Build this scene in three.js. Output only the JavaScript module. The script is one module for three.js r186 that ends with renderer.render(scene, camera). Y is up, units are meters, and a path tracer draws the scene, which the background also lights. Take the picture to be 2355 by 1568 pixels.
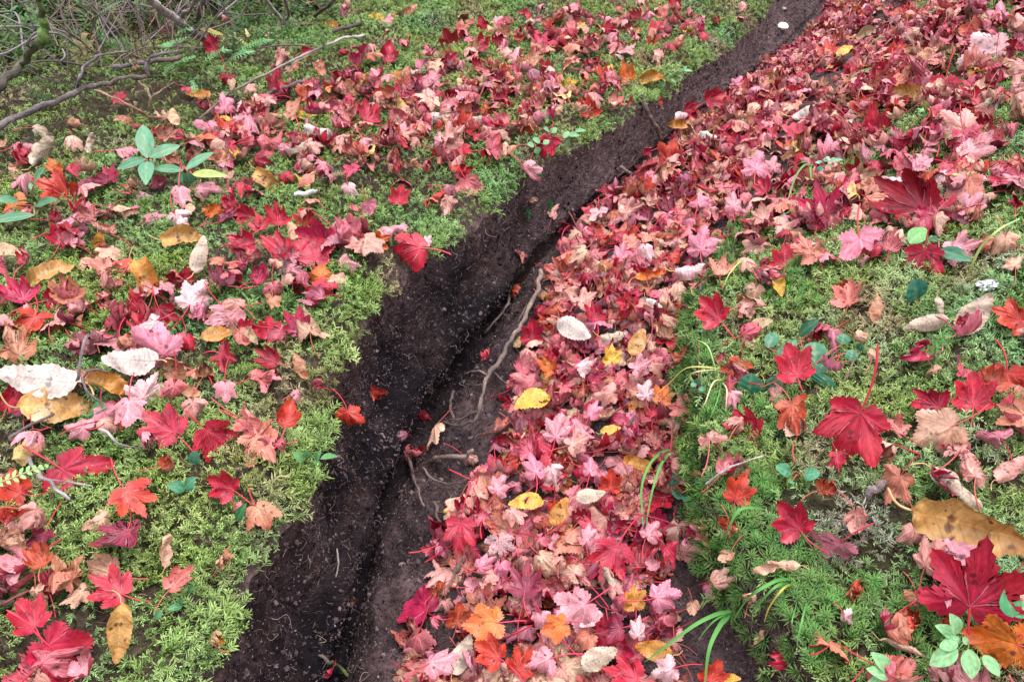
import * as THREE from 'three';
import { ImprovedNoise } from 'three/addons/math/ImprovedNoise.js';
import { mergeGeometries } from 'three/addons/utils/BufferGeometryUtils.js';

// ---------- camera, sky, sun, exposure ----------
const scene = new THREE.Scene();
const PITCH = 38 * Math.PI / 180, FOV = 46;
const camera = new THREE.PerspectiveCamera(FOV, 1024 / 681, 0.05, 200);
camera.position.set(0, 1, 0);
camera.rotation.set(-PITCH, 0, 0);
camera.updateMatrixWorld(true);

// an overcast sky seen through open canopy: brightest overhead, cool white
{
  const W = 64, H = 32, d = new Float32Array(W * H * 4);
  for (let j = 0; j < H; j++) for (let i = 0; i < W; i++) {
    const e = ((j + 0.5) / H - 0.5) * Math.PI, s = Math.sin(e), o = (j * W + i) * 4;
    const L = s > 0 ? 0.30 + 1.35 * Math.pow(s, 0.9) : 0.12;
    d[o] = L * 0.995; d[o + 1] = L * 0.968; d[o + 2] = L * 1.045; d[o + 3] = 1;
  }
  const sky = new THREE.DataTexture(d, W, H, THREE.RGBAFormat, THREE.FloatType);
  sky.mapping = THREE.EquirectangularReflectionMapping; sky.magFilter = THREE.LinearFilter; sky.needsUpdate = true;
  scene.background = sky; scene.environment = sky;
}
const sun = new THREE.DirectionalLight(new THREE.Color(1, 0.97, 0.93), 1.3);
sun.position.set(1.8, 7, -2.6); sun.target.position.set(0, 0, -1.5);
sun.castShadow = true; sun.shadow.radius = 32; sun.shadow.mapSize.set(2048, 2048);
Object.assign(sun.shadow.camera, { left: -5, right: 5, top: 5, bottom: -5, near: 0.5, far: 20 });
scene.add(sun, sun.target);
const renderer = new THREE.WebGLRenderer({ antialias: true });
renderer.setSize(1024, 681);
renderer.shadowMap.enabled = true;
renderer.toneMapping = THREE.LinearToneMapping;
renderer.toneMappingExposure = 2.25;

// ---------- helpers ----------
function rng(seed) { let a = seed >>> 0; return () => { a = (a + 0x6d2b79f5) | 0; let t = Math.imul(a ^ (a >>> 15), 1 | a); t = (t + Math.imul(t ^ (t >>> 7), 61 | t)) ^ t; return ((t ^ (t >>> 14)) >>> 0) / 4294967296; }; }
const R0 = rng(11);
const V = (x, y, z) => new THREE.Vector3(x, y, z);
const lerp = (a, b, t) => a + (b - a) * t, clamp = (x, a, b) => Math.max(a, Math.min(b, x));
const sstep = (a, b, x) => { const t = clamp((x - a) / (b - a), 0, 1); return t * t * (3 - 2 * t); };
const PN = new ImprovedNoise();
const noise = (x, y, z = 0) => PN.noise(x + 31.7, y + 17.3, z + 9.1);
function fbm(x, y, z, n = 4) { let s = 0, a = 0.5; for (let i = 0; i < n; i++) { s += a * noise(x, y, z); x *= 2.03; y *= 2.03; z *= 2.03; a *= 0.5; } return s; }
const mix3 = (a, b, t) => [lerp(a[0], b[0], t), lerp(a[1], b[1], t), lerp(a[2], b[2], t)];
const names = {};
function numbered(n) { const k = names[n] = (names[n] ?? -1) + 1; return k ? n + '_' + String(k).padStart(3, '0') : n; }
function tag(o, label, category, group, kind) {
  if (label) o.userData.label = label;
  if (category) o.userData.category = category;
  if (group) o.userData.group = group;
  if (kind) o.userData.kind = kind;
  return o;
}
function mesh(name, g, m, parent) { const o = new THREE.Mesh(g, m); o.name = parent ? name : numbered(name); o.castShadow = o.receiveShadow = true; (parent || scene).add(o); return o; }

// The picture is measured on a frame 2354 wide and 1568 high; these turn a place in it into a ray and back, so that every thing can be set down on the ground where it lies.
const F = 784 / Math.tan(FOV * Math.PI / 360), SP = Math.sin(PITCH), CP = Math.cos(PITCH);
function ray(px, py) { const dx = (px - 1177) / F, dy = -(py - 784) / F; return V(dx, dy * CP - SP, -dy * SP - CP); }   // |depth| = 1
function atHeight(px, py, h) { const d = ray(px, py), t = (h - 1) / d.y; return V(d.x * t, h, d.z * t); }
function project(p) { const y = p.y - 1, dep = -(p.z * CP) - y * SP, up = y * CP - p.z * SP; return [1177 + F * p.x / dep, 784 - F * up / dep, dep]; }

// ---------- the shape of the ground ----------
function table(rows) { return (t) => { if (t <= rows[0][0]) return rows[0][1]; for (let i = 1; i < rows.length; i++) if (t <= rows[i][0]) { const a = rows[i - 1], b = rows[i], s = (t - a[0]) / (b[0] - a[0]); return lerp(a[1], b[1], s); } return rows[rows.length - 1][1]; }; }
const soft = (f, w) => (t) => (f(t - w) + 2 * f(t) + f(t + w)) / 4;
const depthT = soft(table([[0, 0.37], [0.9, 0.355], [1.6, 0.31], [2, 0.27], [2.5, 0.23], [3, 0.2], [4, 0.17], [8, 0.15]]), 0.15);
const lipT = soft(table([[-0.6, -0.42], [0, -0.39], [0.55, -0.365], [0.82, -0.335], [1.0, -0.325], [1.22, -0.32], [1.44, -0.3], [1.64, -0.21], [1.79, -0.13], [2.03, 0.03], [2.29, 0.16], [2.49, 0.34], [2.76, 0.56], [3.09, 0.76], [3.47, 1.02], [3.73, 1.16], [4.5, 1.55], [8, 3.4]]), 0.05);
const baseT = soft(table([[-0.6, -0.4], [0, -0.37], [0.75, -0.325], [1.12, -0.295], [1.27, -0.245], [1.63, -0.11], [2.0, 0.04], [2.2, 0.17], [2.45, 0.41], [2.8, 0.64], [3.05, 0.84], [3.6, 1.25], [4.1, 1.55], [8, 3.6]]), 0.05);
const footH = soft(table([[0, -0.25], [1, -0.24], [1.5, -0.21], [2, -0.17], [2.6, -0.12], [3.4, -0.08], [8, -0.04]]), 0.2);
const rlipH = soft(table([[0, -0.13], [0.8, -0.1], [1.1, -0.08], [1.5, -0.09], [2, -0.1], [2.6, -0.08], [3.4, -0.05], [8, 0]]), 0.2);
function edge(pts, hf) { const rows = []; for (const [x, y] of pts) { let t = 1.2; for (let i = 0; i < 8; i++) t = -atHeight(x, y, hf(t)).z; rows.push([t, atHeight(x, y, hf(t)).x]); } rows.sort((a, b) => a[0] - b[0]); return rows; }
const footT = soft(table([[-0.6, 0.42], [0, 0.36], ...edge([[1760, 1560], [1650, 1440], [1600, 1330], [1565, 1200], [1548, 1000], [1545, 850], [1555, 700], [1640, 560], [1720, 430], [1790, 300], [1880, 180], [1990, 60], [2040, 0]], footH), [8, 4.6]]), 0.05);
const rlipT = soft(table([[-0.6, 0.52], [0, 0.46], ...edge([[1900, 1560], [1760, 1440], [1690, 1330], [1625, 1200], [1595, 1000], [1590, 850], [1620, 700], [1720, 560], [1800, 430], [1870, 300], [1960, 180], [2070, 60], [2120, 0]], rlipH), [8, 4.9]]), 0.05);
const slopeT = soft(table([[0, 0.1], [0.7, 0.16], [1.2, 0.3], [1.8, 0.5], [2.6, 0.62], [8, 0.62]]), 0.2);

const lipX = (t) => lipT(t) - 0.062 * (1 - sstep(0.62, 0.95, t)) - 0.012 * (1 - sstep(1.2, 1.6, t)) + 0.034 * noise(t * 4.1, 3.3) + 0.024 * noise(t * 11, 8.8) + 0.012 * noise(t * 27, 5.8);
const baseX = (t) => Math.max(baseT(t), lipT(t) + 0.012) + 0.014 * noise(t * 5.2, 14.4);
const footX = (t) => Math.max(footT(t) + 0.02 * noise(t * 5, 40.4), baseX(t) + 0.25);
const rlipX = (t) => Math.max(rlipT(t) + 0.02 * noise(t * 6, 50.4), footX(t) + 0.03);
function leftH(x, t) {
  const b = 0.055 * fbm(x * 1.6, t * 1.6, 1, 3) + 0.045 * fbm(x * 7, t * 7, 2, 3) + 0.02 * noise(x * 16, t * 16, 12) + 0.012 * noise(x * 30, t * 30);
  const far = sstep(3.3, 5.5, t) * 0.25;                     // the ground climbs behind the bank
  return b + far;
}
function rightH(x, t) {
  const d = Math.max(0, x - rlipX(t)), s = slopeT(t);
  return rlipH(t) + s * 1.25 * (1 - Math.exp(-d / 1.25)) + Math.min(1, d * 8) * (0.05 * fbm(x * 2.6, t * 2.6, 5, 3) + 0.055 * fbm(x * 8, t * 8, 6, 3) + 0.02 * noise(x * 17, t * 17, 12)) + 0.01 * noise(x * 30, t * 30, 3);
}
const NL = 120, NW = 56, NF = 84, NC = 26, NR = 100, TR = [];
for (let t = -0.6; t < 9;) { TR.push(t); t += t < 0.3 ? 0.03 : t < 2.6 ? 0.0075 : t < 4 ? 0.014 : 0.014 + (t - 4) * 0.06; }
function groundPoint(zone, s, t) {        // zone and 0..1 across it
  const lx = lipX(t), bx = baseX(t), D = depthT(t), fx = footX(t), rx = rlipX(t);
  if (zone === 0) { const d = 5 * Math.pow(1 - s, 2.1), x = lx - d; return V(x, leftH(x, t) - 0.045 * Math.exp(-d / 0.03), -t); }
  const y0 = leftH(lx, t) - 0.045;
  if (zone === 1) {
    const far = sstep(1.9, 2.6, t);
    let x = lerp(lx, bx, Math.pow(s, 1.5)), y = lerp(y0, -D - 0.075 * (1 - far), Math.pow(s, 0.9));
    const w = Math.sin(Math.PI * Math.min(1, s * 1.04)), big = w * (1 - 0.5 * far);
    const ridge = 1 - Math.abs(2 * fbm(t * 2.4, s * 2.2 + t * 0.8, 21, 3));
    x += big * (0.016 * (ridge - 0.72) + 0.03 * fbm(t * 6, s * 2, 22, 2)) + 0.035 * Math.exp(-Math.pow((s - 0.62) / 0.14, 2)) * (1 - far) - 0.16 * sstep(0.74, 0.95, s) * (1 - sstep(0.965, 1, s)) * (1 - 0.75 * far);
    const c = w * (1 - 0.65 * far) * (0.010 * fbm(t * 40, s * 16, 23, 2) + 0.009 * fbm(t * 19, s * 7, 24, 2));
    return V(x + c, y + 0.014 * w * noise(t * 30, s * 14, 4) + c * 0.5, -t);
  }
  const yb = -D - 0.075 * (1 - sstep(1.9, 2.6, t)) * Math.exp(-s * 16), yf = footH(t), yr = rlipH(t);
  if (zone === 2) {
    const x = lerp(bx, fx, s), m = Math.min(1, s * 12) * Math.min(1, (1 - s) * 12), lump = 1 - sstep(0.15, 0.5, s);
    return V(x, lerp(yb, yf, Math.pow(s, 0.8)) + m * ((0.014 + 0.045 * lump) * fbm(x * 12, t * 10, 31, 4) + 0.012 * (0.4 + lump) * fbm(x * 42, t * 42, 7, 2)), -t);
  }
  if (zone === 3) { const x = lerp(fx, rx, s), m = Math.sin(Math.PI * s); return V(x + 0.03 * m * fbm(t * 9, s * 3, 41, 3), lerp(yf, rightH(rx, t), s * s * (3 - 2 * s)) + m * 0.02 * fbm(t * 24, s * 6, 42, 3), -t); }
  const d = 4.5 * Math.pow(s, 2.1), x = rx + d; return V(x, rightH(x, t), -t);
}

// fine grain for the soil: a tile of 0.5 m
function grainTexture(seed, size, fn, srgb) {
  const a = new Uint8Array(size * size * 4), r = rng(seed);
  fn(a, size, r);
  const t = new THREE.DataTexture(a, size, size, THREE.RGBAFormat); t.wrapS = t.wrapT = THREE.RepeatWrapping; t.magFilter = THREE.LinearFilter; t.minFilter = THREE.LinearFilter;
  if (srgb) t.colorSpace = THREE.SRGBColorSpace; t.needsUpdate = true; return t;
}
const SOIL_N = 1024;
const soilField = new Float32Array(SOIL_N * SOIL_N);
{
  const r = rng(5), N = SOIL_N;
  const base = (x, y, f, k) => { const a = x / N * Math.PI * 2, b = y / N * Math.PI * 2, q = f / (2 * Math.PI); return noise(Math.cos(a) * q + k, Math.sin(a) * q + Math.cos(b) * q * 0.9, Math.sin(b) * q); };
  for (let y = 0; y < N; y++) for (let x = 0; x < N; x++) soilField[y * N + x] = 0.5 + 0.35 * base(x, y, 26, 0) + 0.3 * base(x, y, 90, 4) + 0.22 * (r() - 0.5);
  for (let k = 0; k < 9000; k++) {            // grains and short rotten needles pressed into it
    const x0 = r() * N, y0 = r() * N, an = r() * 6.28, len = r() < 0.06 ? 8 + r() * 22 : 1 + r() * 5, v = r() < 0.5 ? 0.35 : -0.35, wd = len > 7 ? 1 : 1 + r() * 3.5;
    for (let s = 0; s < len; s += 0.7) for (let q = -wd; q <= wd; q += 0.8) { const x = ((x0 + Math.cos(an) * s - Math.sin(an) * q | 0) + N) % N, y = ((y0 + Math.sin(an) * s + Math.cos(an) * q | 0) + N) % N; soilField[y * N + x] = clamp(soilField[y * N + x] + v * 0.5, 0, 1.2); }
  }
}
const soilMap = grainTexture(6, SOIL_N, (a, n, r) => { for (let i = 0; i < n * n; i++) { const f = clamp(soilField[i], 0, 1.15), sp = r() < 0.004 ? 60 : 0; const v = 92 + 150 * f; a[i * 4] = clamp(v + sp, 0, 255); a[i * 4 + 1] = clamp(v - 3 + sp, 0, 255); a[i * 4 + 2] = clamp(v + sp, 0, 255); a[i * 4 + 3] = 255; } }, true);
const soilBump = grainTexture(7, SOIL_N, (a, n) => { for (let i = 0; i < n * n; i++) { const v = clamp(soilField[i] * 210, 0, 255); a[i * 4] = a[i * 4 + 1] = a[i * 4 + 2] = v; a[i * 4 + 3] = 255; } });
const soilMat = new THREE.MeshPhysicalMaterial({ vertexColors: true, map: soilMap, bumpMap: soilBump, bumpScale: 0.0045, roughness: 0.8, specularIntensity: 0.22 });

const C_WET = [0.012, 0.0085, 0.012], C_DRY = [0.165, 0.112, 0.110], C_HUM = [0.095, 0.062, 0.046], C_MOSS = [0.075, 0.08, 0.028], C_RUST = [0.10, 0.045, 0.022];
function soilColor(zone, s, t, p) {
  const n = fbm(p.x * 7, p.z * 7, p.y * 7, 3);
  if (zone === 0) return mix3(mix3(C_MOSS, C_HUM, clamp(0.5 + 1.6 * n, 0, 1)), [0.17, 0.115, 0.105], Math.exp(-Math.max(0, lipX(t) - p.x) / 0.05) * 0.9);
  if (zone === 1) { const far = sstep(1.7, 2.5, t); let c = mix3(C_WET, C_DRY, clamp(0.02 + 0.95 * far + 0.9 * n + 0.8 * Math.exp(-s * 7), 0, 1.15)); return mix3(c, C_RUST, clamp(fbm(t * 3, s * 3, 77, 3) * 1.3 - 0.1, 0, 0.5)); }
  if (zone === 2) { const c = mix3(C_WET, C_DRY, clamp(0.75 + 1.3 * n - 0.5 * Math.exp(-s * 14), 0, 1.25)); return mix3(c, C_RUST, clamp(fbm(t * 4, s * 4, 78, 3) * 1.5 - 0.05, 0, 0.4)); }
  if (zone === 3) return mix3(C_HUM, C_DRY, clamp(0.4 + 1.3 * n, 0, 1));
  return mix3(C_MOSS, C_HUM, clamp(0.55 + 1.5 * n, 0, 1));
}
const ZONES = [];
{
  const counts = [NL, NW, NF, NC, NR], zoneNames = ['left_bank', 'trench_wall', 'trail', 'bank_face', 'right_bank'];
  const rows = TR.length;
  counts.forEach((n, zone) => {
    const pos = new Float32Array(rows * (n + 1) * 3), uv = new Float32Array(rows * (n + 1) * 2), col = new Float32Array(rows * (n + 1) * 3), idx = [];
    TR.forEach((t, j) => {
      let arc = 0, last = null;
      for (let i = 0; i <= n; i++) {
        const s = i / n, p = groundPoint(zone, s, t), o = j * (n + 1) + i;
        pos.set([p.x, p.y, p.z], o * 3);
        if (last) arc += p.distanceTo(last); last = p;
        const across = zone === 0 ? p.x : zone === 4 ? p.x : arc;
        uv.set([across * 2 + 0.13 * noise(t * 3, zone), t * 2], o * 2);
        col.set(soilColor(zone, s, t, p), o * 3);
        if (i < n && j < rows - 1) idx.push(o, o + 1, o + n + 1, o + 1, o + n + 2, o + n + 1);
      }
    });
    const g = new THREE.BufferGeometry();
    g.setAttribute('position', new THREE.BufferAttribute(pos, 3)); g.setAttribute('uv', new THREE.BufferAttribute(uv, 2)); g.setAttribute('color', new THREE.BufferAttribute(col, 3));
    g.setIndex(idx); g.computeVertexNormals();
    const o = mesh(zoneNames[zone], g, soilMat); o.userData.kind = 'structure';
    ZONES.push({ n: n + 1, pos, nor: g.attributes.normal.array, idx });
  });
  // the wood's floor beyond what is modelled finely
  const far = new THREE.PlaneGeometry(240, 240, 60, 60); far.rotateX(-Math.PI / 2); far.translate(0, -0.6, -20);
  const o = mesh('forest_ground', far, new THREE.MeshStandardMaterial({ color: new THREE.Color().setRGB(0.05, 0.045, 0.03), roughness: 0.95 })); o.userData.kind = 'structure';
}
// triangles of the ground sorted into cells of the frame, to find what a place in the picture shows
const CELL = 48, cells = new Map();
ZONES.forEach((Z, zone) => {
  const np = Z.pos.length / 3, sc = new Float32Array(np * 3);
  for (let i = 0; i < np; i++) { const q = project(V(Z.pos[i * 3], Z.pos[i * 3 + 1], Z.pos[i * 3 + 2])); sc.set(q, i * 3); }
  Z.sc = sc; Z.area = []; Z.list = []; let sum = 0;
  for (let k = 0; k < Z.idx.length; k += 3) {
    const [a, b, c] = [Z.idx[k], Z.idx[k + 1], Z.idx[k + 2]];
    if (sc[a * 3 + 2] < 0.15 || sc[b * 3 + 2] < 0.15 || sc[c * 3 + 2] < 0.15) continue;
    const xs = [sc[a * 3], sc[b * 3], sc[c * 3]], ys = [sc[a * 3 + 1], sc[b * 3 + 1], sc[c * 3 + 1]];
    const x0 = Math.min(...xs), x1 = Math.max(...xs), y0 = Math.min(...ys), y1 = Math.max(...ys);
    if (x1 < -600 || x0 > 2950 || y1 < -260 || y0 > 1950) continue;
    const A = V(Z.pos[a * 3], Z.pos[a * 3 + 1], Z.pos[a * 3 + 2]), B = V(Z.pos[b * 3], Z.pos[b * 3 + 1], Z.pos[b * 3 + 2]), C = V(Z.pos[c * 3], Z.pos[c * 3 + 1], Z.pos[c * 3 + 2]);
    sum += B.sub(A).cross(C.sub(A)).length() / 2; Z.area.push(sum); Z.list.push(k);
    for (let cx = Math.floor(x0 / CELL); cx <= Math.floor(x1 / CELL); cx++) for (let cy = Math.floor(y0 / CELL); cy <= Math.floor(y1 / CELL); cy++) { const key = cx * 1000 + cy; let l = cells.get(key); if (!l) cells.set(key, l = []); l.push(zone, k); }
  }
  Z.total = sum;
});
function onGround(px, py) {
  const l = cells.get(Math.floor(px / CELL) * 1000 + Math.floor(py / CELL)); let best = null;
  if (l) for (let i = 0; i < l.length; i += 2) {
    const Z = ZONES[l[i]], k = l[i + 1], [a, b, c] = [Z.idx[k], Z.idx[k + 1], Z.idx[k + 2]], s = Z.sc;
    const x0 = s[a * 3], y0 = s[a * 3 + 1], x1 = s[b * 3] - x0, y1 = s[b * 3 + 1] - y0, x2 = s[c * 3] - x0, y2 = s[c * 3 + 1] - y0, det = x1 * y2 - x2 * y1;
    if (Math.abs(det) < 1e-9) continue;
    const u = ((px - x0) * y2 - (py - y0) * x2) / det, v = ((py - y0) * x1 - (px - x0) * y1) / det;
    if (u < -1e-4 || v < -1e-4 || u + v > 1.0002) continue;
    const dep = 1 / ((1 - u - v) / s[a * 3 + 2] + u / s[b * 3 + 2] + v / s[c * 3 + 2]);
    if (!best || dep < best.depth) best = { depth: dep, zone: l[i], n: V(Z.nor[a * 3], Z.nor[a * 3 + 1], Z.nor[a * 3 + 2]).normalize() };
  }
  if (!best) { const p = atHeight(px, py, 0); return { p, n: V(0, 1, 0), depth: project(p)[2], zone: 0 }; }
  best.p = ray(px, py).multiplyScalar(best.depth).add(camera.position);
  return best;
}
function sampleGround(zone, r) {
  const Z = ZONES[zone], x = r() * Z.total; let lo = 0, hi = Z.area.length - 1;
  while (lo < hi) { const m = (lo + hi) >> 1; if (Z.area[m] < x) lo = m + 1; else hi = m; }
  const k = Z.list[lo], [a, b, c] = [Z.idx[k], Z.idx[k + 1], Z.idx[k + 2]]; let u = r(), v = r(); if (u + v > 1) { u = 1 - u; v = 1 - v; }
  const g = (arr) => V(0, 0, 0).set(arr[a * 3] * (1 - u - v) + arr[b * 3] * u + arr[c * 3] * v, arr[a * 3 + 1] * (1 - u - v) + arr[b * 3 + 1] * u + arr[c * 3 + 1] * v, arr[a * 3 + 2] * (1 - u - v) + arr[b * 3 + 2] * u + arr[c * 3 + 2] * v);
  return { p: g(Z.pos), n: g(Z.nor).normalize(), zone, row: (a / Z.n | 0) };
}
const UP = V(0, 1, 0);
// bumps: soft round patches given in the picture, as places on the ground
function patches(list) { const q = list.map(([x, y, rpx, w]) => { const g = onGround(x, y); return [g.p.x, g.p.z, rpx * g.depth / F, w]; }); return (p) => { let s = 0; for (const [x, z, r, w] of q) { const d2 = ((p.x - x) ** 2 + (p.z - z) ** 2) / (r * r); if (d2 < 6) s += w * Math.exp(-d2); } return s; }; }

// ---------- leaves ----------
// colours of the two faces: [upper, under, what the upper turns to towards the tips]
const HUES = {
  red: [[0.52, 0.014, 0.046], [0.66, 0.20, 0.21], [0.54, 0.025, 0.030]],
  crimson: [[0.47, 0.011, 0.048], [0.60, 0.15, 0.19], [0.42, 0.014, 0.022]],
  dark: [[0.33, 0.008, 0.028], [0.52, 0.12, 0.16], [0.32, 0.012, 0.014]],
  scarlet: [[0.56, 0.034, 0.024], [0.72, 0.27, 0.18], [0.58, 0.075, 0.018]],
  magenta: [[0.54, 0.024, 0.095], [0.70, 0.25, 0.33], [0.52, 0.018, 0.060]],
  pink: [[0.60, 0.10, 0.15], [0.72, 0.31, 0.35], [0.62, 0.075, 0.095]],
  pale: [[0.66, 0.32, 0.32], [0.78, 0.48, 0.50], [0.64, 0.22, 0.22]],
  orange: [[0.66, 0.17, 0.020], [0.72, 0.34, 0.14], [0.62, 0.08, 0.016]],
  rust: [[0.48, 0.085, 0.035], [0.62, 0.22, 0.14], [0.54, 0.05, 0.02]],
  tan: [[0.52, 0.24, 0.13], [0.66, 0.39, 0.27], [0.46, 0.16, 0.07]],
  faded: [[0.60, 0.19, 0.16], [0.70, 0.33, 0.28], [0.58, 0.09, 0.07]],
  peach: [[0.64, 0.27, 0.18], [0.72, 0.41, 0.31], [0.60, 0.15, 0.10]],
  brown: [[0.28, 0.12, 0.06], [0.42, 0.22, 0.15], [0.22, 0.08, 0.035]],
  plum: [[0.26, 0.022, 0.060], [0.42, 0.15, 0.20], [0.30, 0.03, 0.04]],
  ochre: [[0.56, 0.25, 0.040], [0.66, 0.42, 0.24], [0.50, 0.17, 0.02]],
  gold: [[0.60, 0.33, 0.10], [0.68, 0.47, 0.28], [0.44, 0.19, 0.045]],
  yellow: [[0.70, 0.43, 0.050], [0.70, 0.50, 0.18], [0.62, 0.30, 0.03]],
  cream: [[0.50, 0.35, 0.20], [0.53, 0.42, 0.32], [0.56, 0.36, 0.19]],
  white: [[0.52, 0.43, 0.35], [0.56, 0.475, 0.43], [0.64, 0.53, 0.42]],
};
function leafTexture(seed, veins, oval) {     // upper face on the left half, under face on the right
  const N = 384, W = N * 2, a = new Uint8Array(W * N * 4), r = rng(seed), spots = [];
  for (let i = 0; i < 46; i++) spots.push([r() * 2.2 - 1.1, r() * 2.2 - 0.8, 0.012 + r() * r() * 0.085, 0.35 + r() * 0.55]);
  for (let j = 0; j < N; j++) for (let i = 0; i < N; i++) {
    const x = (i / N - 0.5) * 2.4, y = (j / N) * 2.4 - 1.0;
    let d = 9, d2 = 9;
    for (const [ax, ay, bx, by, w] of veins) {
      const ux = bx - ax, uy = by - ay, l = ux * ux + uy * uy, t = clamp(((x - ax) * ux + (y - ay) * uy) / l, 0, 1), q = Math.hypot(x - ax - ux * t, y - ay - uy * t) / (w * (1 - 0.6 * t));
      if (w > 0.02) d = Math.min(d, q); else d2 = Math.min(d2, q);
    }
    const big = fbm(x * 2.2 + seed, y * 2.2, seed, 3), fine = fbm(x * 14 + seed, y * 14, seed, 3);
    const v1 = Math.max(0, 1 - d), v2 = Math.max(0, 1 - d2);
    let spot = 0; for (const [sx, sy, sr, sv] of spots) { const q = Math.hypot(x - sx, y - sy) / sr * (1 + 0.5 * fine); if (q < 1) spot = Math.max(spot, sv * (1 - q * q)); }
    const base = 0.80 + 0.30 * big + 0.20 * fine;
    const up = [base * (1 - 0.65 * spot) + 0.12 * v1, base * (1 - 0.75 * spot) + 0.10 * v1, base * (1 - 0.75 * spot) + 0.08 * v1];
    const un = oval ? base + 0.03 - 0.13 * v1 - 0.10 * v2 - 0.40 * spot : base + 0.10 * v1 - 0.06 * v2 - 0.45 * spot;
    const put = (k, c) => { for (let m = 0; m < 3; m++) a[k + m] = clamp(c[m], 0, 1) * 255; a[k + 3] = 255; };
    put((j * W + i) * 4, [up[0] - 0.10 * v2, up[1] - 0.10 * v2, up[2] - 0.10 * v2]); put((j * W + N + i) * 4, [un, un * 0.995, un * 0.99]);
  }
  const t = new THREE.DataTexture(a, W, N, THREE.RGBAFormat); t.magFilter = t.minFilter = THREE.LinearFilter; t.colorSpace = THREE.SRGBColorSpace; t.needsUpdate = true; return t;
}
const LOBES = [[0, 1], [0.77, 0.90], [1.50, 0.62], [2.25, 0.34]];        // angle from the tip, length
function mapleVeins() {
  const v = [], r = rng(3);
  for (const [an, len] of LOBES) for (const s of an ? [-1, 1] : [1]) {
    const dx = Math.sin(an * s), dy = Math.cos(an * s); v.push([0, 0, dx * len, dy * len, 0.03]);
    for (let k = 0.25; k < 0.95; k += 0.13) for (const q of [-1, 1]) { const b = an * s + q * 0.72, l = 0.30 * (1 - k * 0.6) * len; v.push([dx * len * k, dy * len * k, dx * len * k + Math.sin(b) * l, dy * len * k + Math.cos(b) * l, 0.013]); }
  }
  return v;
}
function ovalVeins() { const v = [[0, -0.62, 0, 1.12, 0.03]]; for (let k = 0; k < 10; k++) for (const q of [-1, 1]) { const y = -0.5 + k * 0.155; v.push([0, y, q * 0.62, y + 0.36, 0.018]); } return v; }
const mapleMaps = [leafTexture(21, mapleVeins()), leafTexture(22, mapleVeins())], ovalMaps = [leafTexture(23, ovalVeins(), true), leafTexture(24, ovalVeins(), true)];
const leafMats = { maple: mapleMaps, oval: ovalMaps };
for (const k of Object.keys(leafMats)) leafMats[k] = leafMats[k].map((m) => new THREE.MeshPhysicalMaterial({ map: m, vertexColors: true, roughness: 0.43, specularIntensity: 0.75, bumpMap: m, bumpScale: 0.0006 }));
const stalkMat = new THREE.MeshStandardMaterial({ vertexColors: true, roughness: 0.5 });

// outlines, as points round the foot of the leaf
const LOBE_SETS = [[LOBES, 0.46], [[[0, 1], [0.80, 0.88], [1.62, 0.56]], 0.58], [[[0, 1.04], [0.70, 0.94], [1.42, 0.70]], 0.50], [[[0, 1], [0.92, 0.78], [1.75, 0.42]], 0.70]];
function mapleOutline(r, k) {
  const [LOBES, sinus] = LOBE_SETS[k % 4], tips = []; for (let i = LOBES.length - 1; i >= 0; i--) tips.push([-LOBES[i][0], LOBES[i][1]]); for (let i = 1; i < LOBES.length; i++) tips.push([LOBES[i][0], LOBES[i][1]]);
  const T = tips.map(([a, l]) => [a + (r() - 0.5) * 0.12, l * (0.92 + r() * 0.16)]), pts = [];
  const S = []; for (let i = 0; i < T.length - 1; i++) S.push([(T[i][0] + T[i + 1][0]) / 2 + (r() - 0.5) * 0.05, Math.min(T[i][1], T[i + 1][1]) * sinus * (0.9 + 0.2 * r())]);
  const fb = LOBES.length > 3 ? 0.10 : 0.2, first = [-2.75, fb], last = [2.75, fb], xy = ([a, l]) => [Math.sin(a) * l, Math.cos(a) * l];
  const side = (A, B, toTip, lobeA) => {
    const p = xy(A), q = xy(B), L = Math.hypot(q[0] - p[0], q[1] - p[1]); let nx = (q[1] - p[1]) / L, ny = -(q[0] - p[0]) / L; const mx = (p[0] + q[0]) / 2, my = (p[1] + q[1]) / 2, ax = Math.sin(lobeA), ay = Math.cos(lobeA), al = mx * ax + my * ay;
    if ((mx - ax * al) * nx + (my - ay * al) * ny < 0) { nx = -nx; ny = -ny; }
    for (let k = 0; k < 9; k++) { const u = k / 9, w = toTip ? u : 1 - u; const out = 0.105 * L * Math.sin(Math.PI * Math.pow(w, 0.85)) * (1 - 0.45 * w) + (k > 0 && k % 2 === (toTip ? 1 : 0) ? 0.06 * (1 - 0.3 * w) : 0); pts.push([lerp(p[0], q[0], u) + nx * out, lerp(p[1], q[1], u) + ny * out]); }
  };
  for (let i = 0; i < T.length; i++) { side(i ? S[i - 1] : first, T[i], true, T[i][0]); side(T[i], i < S.length ? S[i] : last, false, T[i][0]); }
  pts.push(xy(last));
  return { pts, tips: T.map((q) => q[0]) };
}
function ovalOutline(r, wide) {
  const pts = [], n = 26, half = [];
  for (let k = 0; k <= n; k++) { const u = k / n, w = wide * Math.pow(Math.sin(Math.PI * Math.pow(u, 0.78)), 0.8) * (1 - 0.25 * u) + (k > 1 && k < n - 1 && k % 2 ? 0.035 : 0); half.push([w, -0.62 + 1.66 * u + (k % 2 ? 0.03 : 0)]); }
  for (let k = 0; k <= n; k++) pts.push([-half[k][0], half[k][1]]);
  for (let k = n - 1; k >= 0; k--) pts.push(half[k]);
  return pts;
}
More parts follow.
